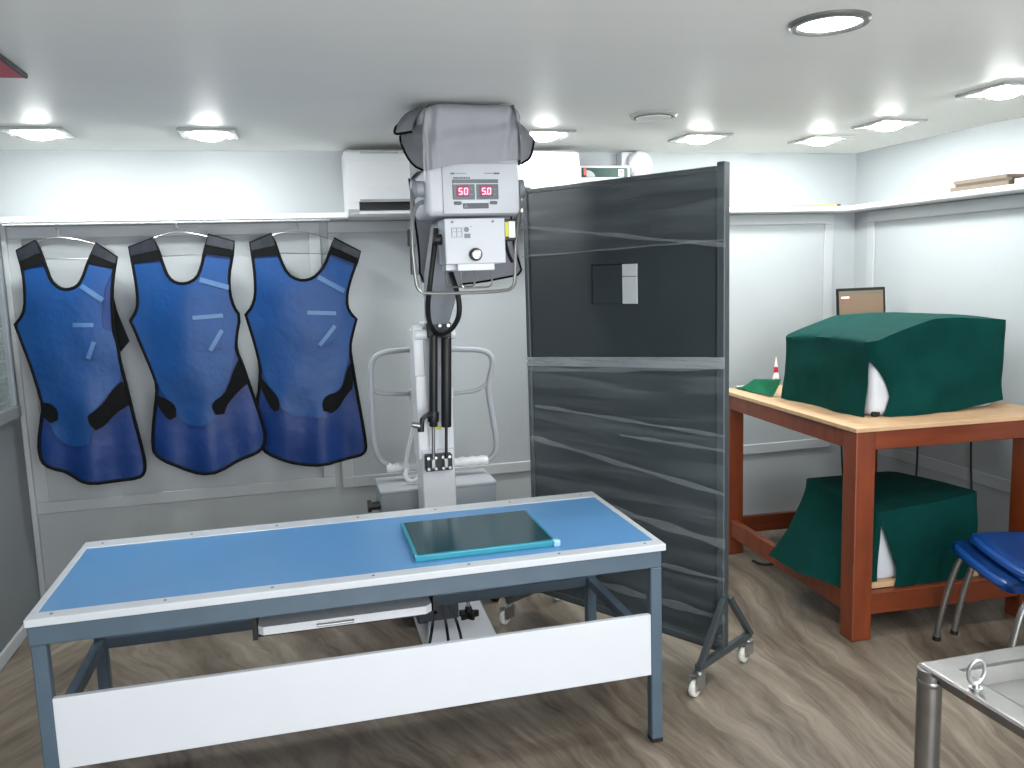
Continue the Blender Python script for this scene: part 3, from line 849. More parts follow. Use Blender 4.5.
def chev(x, z, s):
    return MB().bar((x - .0045, 2.889, z), (x, 2.889, z + s * .004), .0012, .0012).bar((x, 2.889, z + s * .004), (x + .0045, 2.889, z), .0012, .0012)
for x in (.610, .693):
    obj('arrow_mark', chev(x, 1.784, 1), 'ink_grey', cp)
    obj('arrow_mark', chev(x, 1.771, -1), 'ink_grey', cp)
for x0, x1 in ((.547, .574), (.674, .701)):
    obj('button', MB().box(x0, x1, 2.8895, 2.894, 1.7345, 1.7455, .004, 3), 'button', xr, smooth=True)
st = obj('dark_strip', MB().box(.579, .670, 2.8895, 2.894, 1.721, 1.739, .0015, 1), 'bezel_dark', xr)
mk = MB()
for k in range(3):
    a = radians(90 + 120 * k)
    mk.cyl((.5885 + .0045 * cos(a), 2.889, 1.7295 + .0045 * sin(a)), (.5885 + .0045 * cos(a), 2.8896, 1.7295 + .0045 * sin(a)), .0024, seg=10)
obj('trefoil_mark', mk, 'ink_grey', st)
ln = MB().box(.539, .553, 2.8915, 2.894, 1.8375, 1.8425).box(.686 + .005, .712, 2.8915, 2.894, 1.8375, 1.8425)
obj('dark_stripe', ln, 'bezel_dark', xr)
obj('grey_stripe', MB().box(.555, .593, 2.8915, 2.894, 1.838, 1.842).box(.658, .687, 2.8915, 2.894, 1.838, 1.842), 'ink_grey', xr)
tx = MB()
x = .548
random.seed(3)
while x < .605:
    wv = random.choice((.003, .004, .005))
    tx.box(x, x + wv, 2.892, 2.894, 1.822, 1.828); x += wv + .0012
obj('small_print', tx, 'bezel', xr)
# pivots
for x0, x1, nm in ((.408, .426, 'pivot_knob'), (.790, .812, 'pivot_knob')):
    k = obj(nm, MB().cyl((x0, 2.95, 1.793), (x1, 2.95, 1.793), .034, seg=26, bevel=.005), 'unit_mid', xr, smooth=True)
obj('pivot_shaft', MB().cyl((.424, 2.95, 1.793), (.455, 2.95, 1.793), .028, seg=22, bevel=.004), 'unit_grey', xr, smooth=True)
# collimator
co = obj('collimator', MB().box(.505, .718, 2.86, 2.99, 1.530, 1.686, .004, 2), 'unit_white', xr)
co['label'] = 'white collimator box with a round dial'
obj('dial', MB().cyl((.609, 2.842, 1.5625), (.609, 2.861, 1.5625), .022, seg=30, bevel=.003), 'black', co, smooth=True)
dl = MB().cyl((.610, 2.836, 1.5625), (.610, 2.843, 1.5625), .0165, seg=30, bevel=.002)
obj('dial_face', dl, 'brushed_steel', co, smooth=True)
for x in (.532, .675):
    obj('screw', MB().cyl((x, 2.857, 1.674), (x, 2.861, 1.674), .0045, seg=12), 'unit_mid', co)
sk = MB()
for (a, b, c, d) in ((.528, .566, 1.652, 1.655), (.528, .566, 1.640, 1.642), (.528, .531, 1.622, 1.655), (.545, .548, 1.622, 1.655), (.563, .566, 1.622, 1.655), (.528, .566, 1.622, 1.624)):
    sk.box(a, b, 2.8588, 2.8604, c, d)
obj('printed_diagram', sk, 'ink_grey', co)
sk = MB().cyl((.581, 2.8588, 1.648), (.581, 2.8604, 1.648), .009, seg=14).box(.573, .594, 2.8588, 2.8604, 1.619, 1.634).box(.596, .599, 2.8588, 2.8604, 1.656, 1.660)
obj('printed_logo', sk, 'unit_mid', co)
obj('lip', MB().box(.546, .677, 2.862, 2.98, 1.508, 1.531, .002, 1).box(.512, .546, 2.90, 2.98, 1.511, 1.531), 'white_plastic', co)
for (x0, x1, y, zb_) in ((.556, .667, 2.868, 1.449), (.522, .628, 2.965, 1.452)):
    obj('spacer_wire', MB().tube([(x0, y, 1.512), (x0, y, zb_ + .02), (x0 + .004, y, zb_ + .006), (x0 + .016, y, zb_), (x1 - .016, y, zb_), (x1 - .004, y, zb_ + .006), (x1, y, zb_ + .02), (x1, y, 1.512)], .0035, 8), 'chrome', co, smooth=True)
sp_ = obj('side_box', MB().box(.716, .760, 2.872, 2.94, 1.608, 1.682, .003, 1), 'black', co)
obj('white_label', MB().box(.734, .757, 2.8695, 2.8722, 1.618, 1.674), 'paper_white', sp_)
obj('yellow_label', MB().box(.721, .733, 2.8695, 2.8722, 1.622, 1.672), 'yellow', sp_)
obj('side_knob', MB().cyl((.478, 2.93, 1.619), (.506, 2.93, 1.619), .019, seg=18, bevel=.003), 'black', co, smooth=True)
# big U handle
obj('yoke_handle', MB().tube([(.408, 2.93, 1.79), (.403, 2.90, 1.737), (.394, 2.88, 1.60), (.401, 2.88, 1.478), (.409, 2.88, 1.448), (.430, 2.88, 1.434), (.575, 2.88, 1.431), (.721, 2.88, 1.433), (.745, 2.88, 1.446), (.754, 2.88, 1.470), (.761, 2.885, 1.62), (.790, 2.92, 1.72), (.800, 2.95, 1.79)], .0062, 10, smooth_iters=1), 'chrome', xr, smooth=True)
obj('side_bracket', MB().box(.395, .425, 2.985, 3.02, 1.600, 1.660, .003, 1).box(.402, .416, 2.99, 3.01, 1.50, 1.60, .003, 1), 'bezel_dark', xr)
obj('side_cable', MB().tube([(.455, 2.96, 1.752), (.432, 2.96, 1.746), (.418, 2.97, 1.72), (.407, 2.97, 1.66), (.408, 2.98, 1.57), (.424, 3.0, 1.50)], .0075, 10, smooth_iters=2), 'unit_mid', xr, smooth=True)
# black high tension cables
obj('cable', MB().tube([(.494, 2.97, 1.66), (.486, 2.965, 1.60), (.468, 2.96, 1.50), (.458, 2.97, 1.43), (.456, 3.0, 1.385), (.470, 3.08, 1.33), (.498, 3.18, 1.292), (.515, 3.215, 1.275)], .0095, 12, smooth_iters=2), 'rubber', xr, smooth=True)
obj('cable', MB().tube([(.560, 3.07, 1.50), (.567, 3.03, 1.45), (.577, 3.02, 1.40), (.577, 3.03, 1.345), (.563, 3.08, 1.30), (.54, 3.16, 1.272), (.525, 3.215, 1.268)], .0098, 12, smooth_iters=2), 'rubber', xr, smooth=True)
obj('cable', MB().tube([(.735, 2.93, 1.61), (.755, 2.97, 1.56), (.785, 3.02, 1.53), (.79, 3.10, 1.56), (.77, 3.15, 1.66)], .006, 10, smooth_iters=2), 'rubber', xr, smooth=True)
# push handle of grey tube at the back
HY = 3.62
hp = [(.478, HY, 1.179), (.40, HY, 1.176), (.355, HY, 1.173), (.310, HY, 1.155), (.293, HY, 1.125), (.289, HY, 1.04), (.287, HY, .90), (.288, HY, .78), (.303, HY, .71), (.340, HY, .672), (.38, HY, .662)]
hp2 = [(.584, HY, 1.174), (.70, HY, 1.166), (.776, HY, 1.160), (.820, HY, 1.142), (.834, HY, 1.105), (.820, HY, 1.05), (.804, HY, .995), (.815, HY, .90), (.836, HY, .76), (.835, HY, .70), (.815, HY, .668), (.785, HY, .656)]
ph = obj('push_handle', MB().tube(hp, .0125, 12, smooth_iters=2).tube(hp2, .0125, 12, smooth_iters=2).tube([(.38, HY, .662), (.785, HY, .656)], .0125, 12).tube([(.478, HY, 1.179), (.584, HY, 1.174)], .0125, 12), 'unit_grey', xr, smooth=True)
obj('cross_tube', MB().tube([(.642, HY, .972), (.735, HY, .975), (.77, HY, .985), (.80, HY, 1.005)], .009, 10, smooth_iters=1), 'unit_grey', ph, smooth=True)
obj('cross_tube', MB().tube([(.292, HY, 1.02), (.30, HY, 1.005), (.325, HY, .993), (.36, HY, .988), (.456, HY, .983)], .009, 10, smooth_iters=1), 'unit_grey', ph, smooth=True)
obj('strut', MB().box(.455, .644, HY - .02, HY + .02, .955, 1.0).box(.50, .60, HY - .025, HY + .025, .58, 1.19), 'unit_white', ph)
for x0, x1 in ((.338, .478), (.62, .792)):
    mb = MB()
    mb.tube([(x0 + (x1 - x0) * k / 12, HY, .660 + .002 * sin(k * 2.1)) for k in range(13)], lambda f: .021 + .002 * sin(f * 23), 14)
    o_ = obj('foam_grip', mb, 'foam', ph, smooth=True)
    o_['label'] = 'white foam wrap'
obj('white_hook', MB().tube([(.415, 3.53, .672), (.405, 3.52, .645), (.415, 3.52, .622), (.440, 3.52, .615), (.462, 3.52, .628)], .009, 10, smooth_iters=2), 'foam', xr, smooth=True)
obj('white_strap', MB().tube([(.475, 3.46, 1.01), (.462, 3.47, .93), (.440, 3.48, .84), (.415, 3.50, .74), (.410, 3.52, .68)], .008, 8, smooth_iters=2), 'foam', xr, smooth=True)
# dangling leads under the table
for k, p in enumerate(([(.47, 3.1, .26), (.455, 2.85, .21), (.445, 2.78, .12), (.47, 2.76, .05), (.52, 2.78, .012), (.60, 2.85, .01)],
                       [(.49, 3.1, .26), (.50, 2.85, .22), (.495, 2.78, .14), (.46, 2.74, .06), (.42, 2.76, .012), (.38, 2.84, .01)],
                       [(.45, 3.1, .26), (.40, 2.86, .23), (.36, 2.78, .15), (.39, 2.74, .08), (.41, 2.76, .012), (.44, 2.9, .01)])):
    obj('lead', MB().tube(p, .0055, 8, smooth_iters=2), 'rubber', xr, smooth=True)

# grey cloth cover draped over the head
cc = thing('cloth_cover', 'grey cloth cover with black piping draped over the x-ray head', 'cover', (.62, 3.05, 1.87))
def cover_fn(u, v):
    # u round the head (0 front-left .. 1), v from hem to crown
    a = 2 * pi * u
    ex = .27
    cx, cy = cos(a), sin(a)
    sx = math.copysign(abs(cx) ** ex, cx); sy = math.copysign(abs(cy) ** ex, cy)
    hem = 1.872
    if cy < 0:  # front hem rises to the right
        hem = 1.866 + .020 * (sx + 1) / 2 - .028 * max(0, -sx - .3)
    if sx > .55 and cy > -.6: hem = 1.872
    if sx < -.55 and cy > -.6: hem = 1.855
    k = v
    prof = (1 - max(0, (k - .55) / .45) ** 2.2)
    rx, ry = .184, .178
    flare = 1.0 + .02 * (1 - k) * noise.noise((a * 2.2, 0, 0))
    prof = max(prof, 0.0)
    shape = prof ** .55
    x = .622 + sx * rx * shape * flare
    y = 3.06 + sy * ry * shape * flare
    z = hem + (2.088 - hem) * (1 - (1 - min(1, k * 1.0)) ** 1.55)
    z += .006 * noise.noise((x * 9, y * 9, 2.2)) - .018 * max(0, .52 - x) / .1 * (k > .7) * 0
    x += .010 * noise.noise((a * 4, k * 2, 5.0)) * (1 - k)
    y += .008 * noise.noise((a * 5, k * 2, 9.0)) * (1 - k)
    # soft creases running down from the crown near both sides and one across
    if cy < 0:
        for xc, wd, dp in ((.478, .010, .010), (.500, .012, -.008), (.768, .009, .011), (.745, .014, -.007)):
            y += dp * math.exp(-((x - xc - .03 * (k - .5)) / wd) ** 2) * min(1, 2.2 * k + .25)
        y += -.010 * math.exp(-((z - 1.955 - .16 * (x - .62)) / .022) ** 2) + .006 * math.exp(-((z - 2.0 - .10 * (x - .62)) / .016) ** 2)
    return (x, y, min(z, 2.090))
mb = MB().grid(cover_fn, 192, 28)
bmesh.ops.remove_doubles(mb.bm, verts=mb.bm.verts[:], dist=.0005)
body = obj('drape', mb, 'cloth_grey', cc, smooth=True, angle=60)
def flap(name, edge_top, edge_bot, bulge, n=16, m=8, pipe=None):
    def fn(u, v):
        def samp(E, t):
            t *= len(E) - 1
            i = min(int(t), len(E) - 2); f = t - i
            return Vector(E[i]).lerp(Vector(E[i + 1]), f)
        p = samp(edge_top, u).lerp(samp(edge_bot, u), v)
        return p + Vector(bulge) * sin(pi * v) * (.6 + .4 * sin(pi * u))
    o = obj(name, MB().grid(fn, n, m, .003), 'cloth_grey', cc, smooth=True, angle=60)
    if pipe:
        obj('piping', MB().tube(pipe, .0042, 8, smooth_iters=1), 'velcro', o, smooth=True)
# left lifted flap, left lower flap, right flap, back drape
flap('side_flap', [(.480, 2.92, 2.076), (.482, 3.02, 2.089), (.486, 3.12, 2.089)], [(.418, 2.935, 1.985), (.362, 2.95, 1.978), (.378, 3.02, 2.018), (.42, 3.12, 2.052)], (-.016, 0, .012),
     pipe=[(.420, 2.934, 1.985), (.388, 2.94, 1.980), (.362, 2.95, 1.978), (.366, 2.98, 2.000), (.380, 3.02, 2.020), (.42, 3.12, 2.054)])
flap('side_flap', [(.462, 2.886, 2.05), (.452, 3.0, 2.05), (.45, 3.1, 2.04)], [(.446, 2.90, 1.853), (.418, 2.92, 1.870), (.398, 2.94, 1.905), (.386, 2.97, 1.950), (.395, 3.06, 1.99)], (-.012, -.004, 0),
     pipe=[(.446, 2.90, 1.852), (.418, 2.92, 1.869), (.397, 2.94, 1.905), (.384, 2.97, 1.952), (.395, 3.06, 1.99)])
flap('side_flap', [(.768, 2.878, 2.070), (.772, 3.0, 2.088), (.768, 3.12, 2.084)], [(.790, 2.874, 1.872), (.824, 2.895, 1.890), (.842, 2.92, 1.925), (.860, 2.955, 1.968), (.85, 3.06, 2.0)], (.002, -.020, .004),
     pipe=[(.790, 2.873, 1.872), (.824, 2.894, 1.890), (.842, 2.919, 1.925), (.861, 2.955, 1.969), (.85, 3.06, 2.0)])
flap('back_drape', [(.455, 3.235, 1.95), (.62, 3.245, 1.98), (.82, 3.235, 1.95)], [(.466, 3.215, 1.473), (.53, 3.235, 1.458), (.60, 3.24, 1.455), (.70, 3.235, 1.462), (.80, 3.225, 1.477), (.872, 3.215, 1.490)], (0, .02, 0), n=24, m=14,
     pipe=[(.440, 3.21, 1.86), (.452, 3.22, 1.74), (.466, 3.213, 1.60), (.464, 3.212, 1.474), (.53, 3.232, 1.458), (.60, 3.237, 1.455), (.70, 3.232, 1.462), (.80, 3.222, 1.477), (.872, 3.212, 1.490), (.858, 3.222, 1.55), (.842, 3.225, 1.60), (.835, 3.23, 1.75), (.832, 3.23, 1.9)])

# ------------------------------------------------------------------ mobile lead screen
SA = math.atan2(-.85440243, .51961186)
sc = thing('lead_screen', 'tall dark grey wheeled lead screen wrapped in clear stretch film', 'screen', (.951, 3.439, 0), SA)
SW, SZ0, SZ1 = .947, .088, 1.848
lobj('panel', MB().box(.02, SW - .03, -.004, .022, SZ0 + .01, SZ1 - .018), 'screen_metal', sc)
for (a, b) in ((0, .022), (SW - .032, SW)):
    lobj('post', MB().box(a, b, -.014, .022, SZ0, SZ1, .003, 1), 'screen_frame', sc)
lobj('top_rail', MB().box(.022, SW - .032, -.012, .030, SZ1 - .03, SZ1 - .012, .003, 1), 'screen_frame', sc)
lobj('bottom_rail', MB().box(.022, SW - .032, -.010, .030, SZ0, SZ0 + .03, .003, 1), 'screen_frame', sc)
wl = lobj('sliding_shutter', MB().box(.362, .508, -.0075, -.003, 1.366, 1.512, .001, 1), 'screen_metal', sc)
lobj('shutter_guide', MB().box(.356, .3615, -.009, -.003, 1.362, 1.518).box(.3615, .508, -.009, -.003, 1.5125, 1.517), 'black', sc)
wl = lobj('paper_label', MB().box(.508, .5755, -.0095, -.0045, 1.365, 1.467, .0005, 1).box(.508, .5755, -.0095, -.0045, 1.469, 1.5145, .0005, 1), 'paper_grey', sc)
wl['label'] = 'pale grey label'
# wrapping
def film(z00, z01, z10, z11, y=-.017):
    def fn(u, v):
        x = -.004 + u * (SW + .008)
        z = (z00 + (z01 - z00) * u) * (1 - v) + (z10 + (z11 - z10) * u) * v
        return (x, y + .0025 * noise.noise((x * 2, z * 22, 0)), z)
    return MB().grid(fn, 24, 60)
lobj('stretch_film', film(1.559, 1.585, 1.838, 1.838), 'film', sc, smooth=True)
lobj('stretch_film', film(.10, .10, 1.118, 1.168), 'film', sc, smooth=True)
random.seed(11)
def roll(z0, z1, r, sag=0.0, x0=-.006, x1=None):
    x1 = SW + .006 if x1 is None else x1
    pts = [(x0 + (x1 - x0) * k / 16, -.021 + .002 * random.uniform(-1, 1), z0 + (z1 - z0) * k / 16 - sag * sin(pi * k / 16) + .002 * random.uniform(-1, 1)) for k in range(17)]
    def ft(): pass
    mb = MB().tube(pts, lambda f: r * (1 + .35 * sin(f * 17 + z0 * 40)), 8, smooth_iters=1)
    for v in mb.bm.verts:
        v.co.y = -.021 + (v.co.y + .021) * .35
    return mb
lobj('film_edge', roll(1.686, 1.566, .0065), 'film_roll', sc, smooth=True)
lobj('film_edge', roll(1.560, 1.586, .003), 'film_roll', sc, smooth=True)
lobj('film_band', film(1.098, 1.140, 1.136, 1.182, -.0195), 'film_band', sc, smooth=True)
lobj('film_edge', roll(1.086, 1.150, .008, .01), 'film_roll', sc, smooth=True)
for (a, b, r, x0) in ((.790, .690, .009, .02), (.855, .848, .006, .5), (.560, .506, .014, .3), (.36, .375, .008, .2), (.22, .228, .013, .3), (.93, .90, .006, .05)):
    lobj('film_edge', roll(a, b, r, 0, x0), 'film_roll', sc, smooth=True)
for z in (.155, .20, .275, .36, .48):
    lobj('bolt', MB().cyl((SW - .016, -.018, z), (SW - .016, -.013, z), .006, seg=10), 'chrome', sc)
# feet with braces and casters
for k, xx in enumerate((.004, SW - .004)):
    s = 1 if k else -1
    x = xx
    ft = lobj('foot_beam', MB().bar((x, -.185, .098), (x, .185, .098), .022, .026, (0, 0, 1), .002), 'screen_frame', sc)
    for e in (-1, 1):
        lobj('brace', MB().bar((x + s * .006, e * .018, .30), (x + s * .006, e * .180, .10), .020, .022, (1, 0, 0), .002), 'screen_frame', sc)
        y = e * .172
        cs = lobj('caster', MB().cyl((x - .010, y - .03, .030), (x + .010, y - .03, .030), .030, seg=24, bevel=.005), 'caster_white', sc, smooth=True)
        lobj('caster_fork', MB().box(x - .017, x - .013, y - .045, y + .012, .025, .076).box(x + .013, x + .017, y - .045, y + .012, .025, .076).box(x - .017, x + .017, y - .03, y + .016, .072, .078).cyl((x, y, .076), (x, y, .088), .012, seg=14), 'brushed_steel', sc)
        lobj('axle', MB().cyl((x - .019, y - .03, .030), (x + .019, y - .03, .030), .006, seg=10), 'chrome', sc)

# ------------------------------------------------------------------ wooden table
WA = radians(-2.6)
WX, WY, WZ = 2.046, 2.722, .864
wt = thing('wooden_table', 'reddish brown wooden work table with a pale plywood top', 'table', (WX, WY, 0), WA)
WLx, WLy, LG = .865, 1.16, .086
lobj('tabletop', MB().box(-.008, WLx + .055, -.008, WLy + .01, WZ - .018, WZ, .002, 1), 'ply', wt)
for x, y in ((0, 0), (WLx - LG, 0), (0, WLy - LG), (WLx - LG, WLy - LG)):
    lobj('leg', MB().box(x, x + LG, y, y + LG, 0, WZ - .018, .006, 2), 'redwood', wt)
az = WZ - .018
lobj('apron_board', MB().box(LG, WLx - LG, .006, .03, az - .075, az, .002, 1), 'redwood_flat', wt)
lobj('apron_board', MB().box(LG, WLx - LG, WLy - .03, WLy - .006, az - .075, az, .002, 1), 'redwood_flat', wt)
lobj('apron_board', MB().box(.006, .03, LG, WLy - LG, az - .075, az, .002, 1), 'redwood', wt)
lobj('apron_board', MB().box(WLx - .03, WLx - .006, LG, WLy - LG, az - .075, az, .002, 1), 'redwood', wt)
lobj('stretcher', MB().box(LG, WLx - LG, .012, .045, .10, .188, .003, 1), 'redwood_flat', wt)
lobj('stretcher', MB().box(LG, WLx - LG, WLy - .06, WLy - .03, .10, .188, .003, 1), 'redwood_flat', wt)
lobj('stretcher', MB().box(.012, .045, LG, WLy - LG, .10, .188, .003, 1), 'redwood', wt)
lobj('stretcher', MB().box(WLx - .045, WLx - .012, LG, WLy - LG, .10, .188, .003, 1), 'redwood', wt)
lobj('shelf', MB().box(.022, WLx - .22, LG + .004, .46, .189, .213, .002, 1).box(LG + .004, WLx - .25, .05, LG + .004, .189, .213, .002, 1), 'ply', wt)

# machine under green cloth on the table top
def rbox_path(x0, x1, y0, y1, r, n=6):
    P = []
    for (cx, cy, a0) in ((x0 + r, y0 + r, 180), (x1 - r, y0 + r, 270), (x1 - r, y1 - r, 0), (x0 + r, y1 - r, 90)):
        for k in range(n + 1):
            a = radians(a0 + 90 * k / n)
            P.append((cx + r * cos(a), cy + r * sin(a)))
    return P
def resample(P, n):
    D = [0]
    m = len(P)
    for i in range(m):
        a, b = P[i], P[(i + 1) % m]
        D.append(D[-1] + math.hypot(b[0] - a[0], b[1] - a[1]))
    out = []
    for k in range(n):
        t = D[-1] * k / n
        i = max(j for j in range(m + 1) if D[j] <= t + 1e-9)
        i = min(i, m - 1)
        f = (t - D[i]) / max(1e-9, D[i + 1] - D[i])
        a, b = P[i], P[(i + 1) % m]
        out.append((a[0] + (b[0] - a[0]) * f, a[1] + (b[1] - a[1]) * f))
    return out
def drape(base, x0, x1, y0, y1, topf, slit_top, slit_front, slit_left, flare_left=0.0, seed=0, n=140, rows=16, fold=.010, ripple=.012, hem_lift=0.0, slit_pow=0.6):
    """cloth over a box: starts and ends at the near-left corner, where it hangs open"""
    P = resample(rbox_path(x0, x1, y0, y1, .03), n)
    # start at the near-left corner
    j = min(range(n), key=lambda k: (P[k][0] - x0) + (P[k][1] - y0))
    P = P[j:] + P[:j] + [P[j]]
    N = len(P)
    cx, cy = (x0 + x1) / 2, (y0 + y1) / 2
    bm = bmesh.new()
    cols = []
    for k, (px, py) in enumerate(P):
        zt = topf(px, py)
        per = k / (N - 1)
        col = []
        for r in range(rows + 1):
            f = r / rows            # 0 top, 1 hem
            z = zt + (base - zt) * f
            x, y = px, py
            nx, ny = px - cx, py - cy
            L_ = math.hypot(nx / (x1 - x0), ny / (y1 - y0)) or 1
            # outward normal of the rectangle
            if abs(nx) / (x1 - x0) > abs(ny) / (y1 - y0): ox, oy = math.copysign(1, nx), 0
            else: ox, oy = 0, math.copysign(1, ny)
            o = fold * f * (.5 + .8 * noise.noise((per * 26 + seed, f * 1.3, seed))) + ripple * (noise.noise((px * 5, py * 5, z * 6 + seed)))
            if ox < 0: o += flare_left * f ** 1.6 * (.45 + .55 * min(1, (py - y0) / (y1 - y0) * 1.6 + .25))
            x += ox * o; y += oy * o
            if hem_lift: z += hem_lift * max(0, (px - x0) / (x1 - x0) - .55) ** 1.3 * 2.8 * f * (1 if oy < 0 or ox > 0 else 0)
            # slit at the near-left corner
            s_ = max(0, (f - slit_top) / (1 - slit_top)) ** slit_pow
            wob = (1 - .35 * max(0, (f - .75) / .25))
            if per < .25: x += slit_front * s_ * wob * max(0, 1 - per / .12)
            if per > .75: y += slit_left * s_ * wob * max(0, 1 - (1 - per) / .12)
            col.append(bm.verts.new((x, y, z)))
        cols.append(col)
    for a, b in zip(cols, cols[1:]):
        for r in range(rows):
            bm.faces.new((a[r], a[r + 1], b[r + 1], b[r]))
    # top: concentric rings to the centre
    prev = [c[0] for c in cols[:-1]]
    cols[-1][0].co = cols[0][0].co
    R = 12
    for q in range(1, R):
        g = 1 - q / R
        ring = []
        for (px, py) in P[:-1]:
            x = cx + (px - cx) * g; y = cy + (py - cy) * g
            ring.append(bm.verts.new((x, y, topf(x, y) + .004 * noise.noise((x * 8, y * 8, seed)))))
        for k in range(len(ring)):
            bm.faces.new((prev[k], prev[(k + 1) % len(ring)], ring[(k + 1) % len(ring)], ring[k]))
        prev = ring
    c = bm.verts.new((cx, cy, topf(cx, cy)))
    for k in range(len(prev)):
        bm.faces.new((prev[k], prev[(k + 1) % len(prev)], c))
    bmesh.ops.remove_doubles(bm, verts=bm.verts[:], dist=.0004)
    m = MB(); m.bm.free(); m.bm = bm
    return m
def top1(x, y):
    a = (x - 2.22) / .74; b = (y - 2.88) / .62
    a = max(0, min(1, a)); b = max(0, min(1, b))
    z = 1.172 + .085 * min(1, a / .38) ** .8 - .030 * max(0, (a - .55) / .45) - .022 * b * (1 - a) 
    z += .012 * sin(pi * b)
    return z
mc = thing('covered_machine', 'white desktop machine on the wooden table, glimpsed through the gap in its green cloth', 'machine', (2.6, 3.2, WZ))
obj('body', MB().box(2.242, 2.85, 2.892, 3.47, WZ, 1.12, .03, 4), 'machine_white', mc, smooth=True)
obj('base_foot', MB().box(2.25, 2.285, 2.892, 2.91, WZ, WZ + .022, .004, 1), 'black', mc)
gc = obj('green_cloth', drape(WZ + .002, 2.218, 2.880, 2.868, 3.50, top1, .28, .125, .022, .012, 3, ripple=.022, fold=.016, hem_lift=.035), 'green_cloth', None, smooth=True, angle=70)
tag(gc, 'dark green cloth cover draped over the machine on top of the wooden table', 'cloth')
lf = MB().grid(lambda u, v: Vector((2.215, 3.51, 0)).lerp(Vector((2.30, 3.90, 0)), u).lerp(Vector((2.165, 3.51, 0)).lerp(Vector((2.165, 3.86, 0)), u), v) + Vector((0, 0, WZ + .003 + .030 * (1 - v) ** 2 + .05 * (1 - v) ** 2 * (1 - u) + .006 * sin(9 * u + 4 * v) * sin(pi * v) + .004)), 20, 10, .003)
l_ = obj('green_towel', lf, 'green_light', None, smooth=True, angle=70)
tag(l_, 'lighter green cloth lying flat at the left end of the wooden table', 'cloth')
tag(obj('paper_sheet', MB().box(2.20, 2.36, 3.885, 3.905, WZ, WZ + .006), 'paper_white'), 'white paper strip lying behind the light green cloth', 'paper')
tb = thing('tube_bottle', 'small white and red pointed bottle behind the green cloth', 'bottle', (2.405, 3.86, WZ))
obj('body', MB().lathe([(0, 0), (.016, 0), (.017, .01), (.017, .045), (.013, .06), (.010, .07)], (2.405, 3.86, WZ), seg=18), 'paper_white', tb, smooth=True)
obj('red_band', MB().lathe([(.0108, .07), (.0120, .072), (.0105, .098), (.0095, .10)], (2.405, 3.86, WZ), seg=18), 'red', tb, smooth=True)
obj('nozzle', MB().lathe([(.0098, .10), (.006, .125), (.0025, .150), (0, .151)], (2.405, 3.86, WZ), seg=16), 'paper_white', tb, smooth=True)
obj('red_label', MB().box(2.388, 2.399, 3.840, 3.8445, WZ + .012, WZ + .040), 'red', tb)
# monitor behind
mn = thing('monitor', 'small black monitor with a tan screen behind the green covered machine', 'monitor', (2.72, 3.72, WZ))
rot = Matrix.Translation((2.838, 3.76, 1.222)) @ Matrix.Rotation(radians(-24), 4, 'Z') @ Matrix.Rotation(radians(-1.0), 4, 'Y') @ Matrix.Rotation(radians(-8), 4, 'X')
def mbx(*a, **k): return MB().box(*a, mtx=rot, **k)
obj('housing', mbx(-.120, .120, 0, .022, -.13, .140, bevel=.005), 'monitor_black', mn)
scn = obj('display', mbx(-.108, .108, -.002, .001, -.115, .124), 'screen_tan', mn)
obj('menu_bar', mbx(-.108, .108, -.003, -.0018, .104, .124), 'screen_top', scn)
obj('text_block', mbx(-.098, -.058, -.003, -.0018, .086, .095), 'screen_white', scn)
obj('text_block', mbx(-.098, -.04, -.003, -.0018, .070, .077), 'screen_brown', scn)
obj('text_block', mbx(-.098, -.08, -.003, -.0018, .055, .061), 'screen_brown', scn)
obj('text_block', mbx(.080, .088, -.003, -.0018, .076, .084), 'screen_brown', scn)
obj('stand', MB().box(2.85, 2.90, 3.80, 3.825, WZ + .01, 1.16, .004, 1).box(2.77, 3.0, 3.70, 3.855, WZ, WZ + .015, .005, 1), 'monitor_black', mn)

# second machine on the lower shelf
def top2(x, y):
    a = max(0, min(1, (x - 2.17) / .56)); b = max(0, min(1, (y - 2.80) / .55))
    return .505 + .045 * a * (1 - b) + .010 * sin(pi * b) * sin(pi * a) + .022 * (1 - a) * b
m2 = thing('shelf_machine', 'white machine on the lower shelf, glimpsed between its green cloth and the table leg', 'machine', (2.45, 3.1, .213))
obj('body', MB().box(2.205, 2.64, 2.785, 3.24, .213, .46, .015, 3), 'machine_white', m2, smooth=True)
g2 = obj('green_cloth', drape(.192, 2.185, 2.665, 2.752, 3.27, top2, .15, .10, .03, .18, 8, fold=.012, slit_pow=1.0), 'green_cloth', None, smooth=True, angle=70)
tag(g2, 'dark green cloth draped over the machine on the lower shelf', 'cloth')
# loose cables behind the table legs
for k, (pts, lab) in enumerate((([(2.84, 3.93, .80), (2.855, 3.935, .66), (2.86, 3.93, .45), (2.90, 3.94, .1), (2.95, 3.95, .008)], 'black cable hanging just right of the near table leg'),
                     ([(2.99, 3.50, .80), (2.985, 3.50, .66), (2.99, 3.50, .52), (3.0, 3.52, .3), (3.02, 3.54, .008)], 'black cable hanging in the middle behind the table apron'),
                     ([(3.055, 3.22, .80), (3.045, 3.22, .70), (3.05, 3.22, .55), (3.06, 3.21, .3), (3.05, 3.2, .008)], 'thin dark cable hanging beside the right table leg'),)):
    tag(obj('power_cable', MB().tube(pts, .005, 8, smooth_iters=3), 'rubber', None, smooth=True), lab, 'cable')
tag(obj('floor_cable', MB().tube([(2.28, 3.62, .007), (2.22, 3.58, .007), (2.17, 3.60, .007), (2.16, 3.66, .007)], .006, 8, smooth_iters=2), 'rubber', None, smooth=True), 'short black cable end on the floor under the table', 'cable')

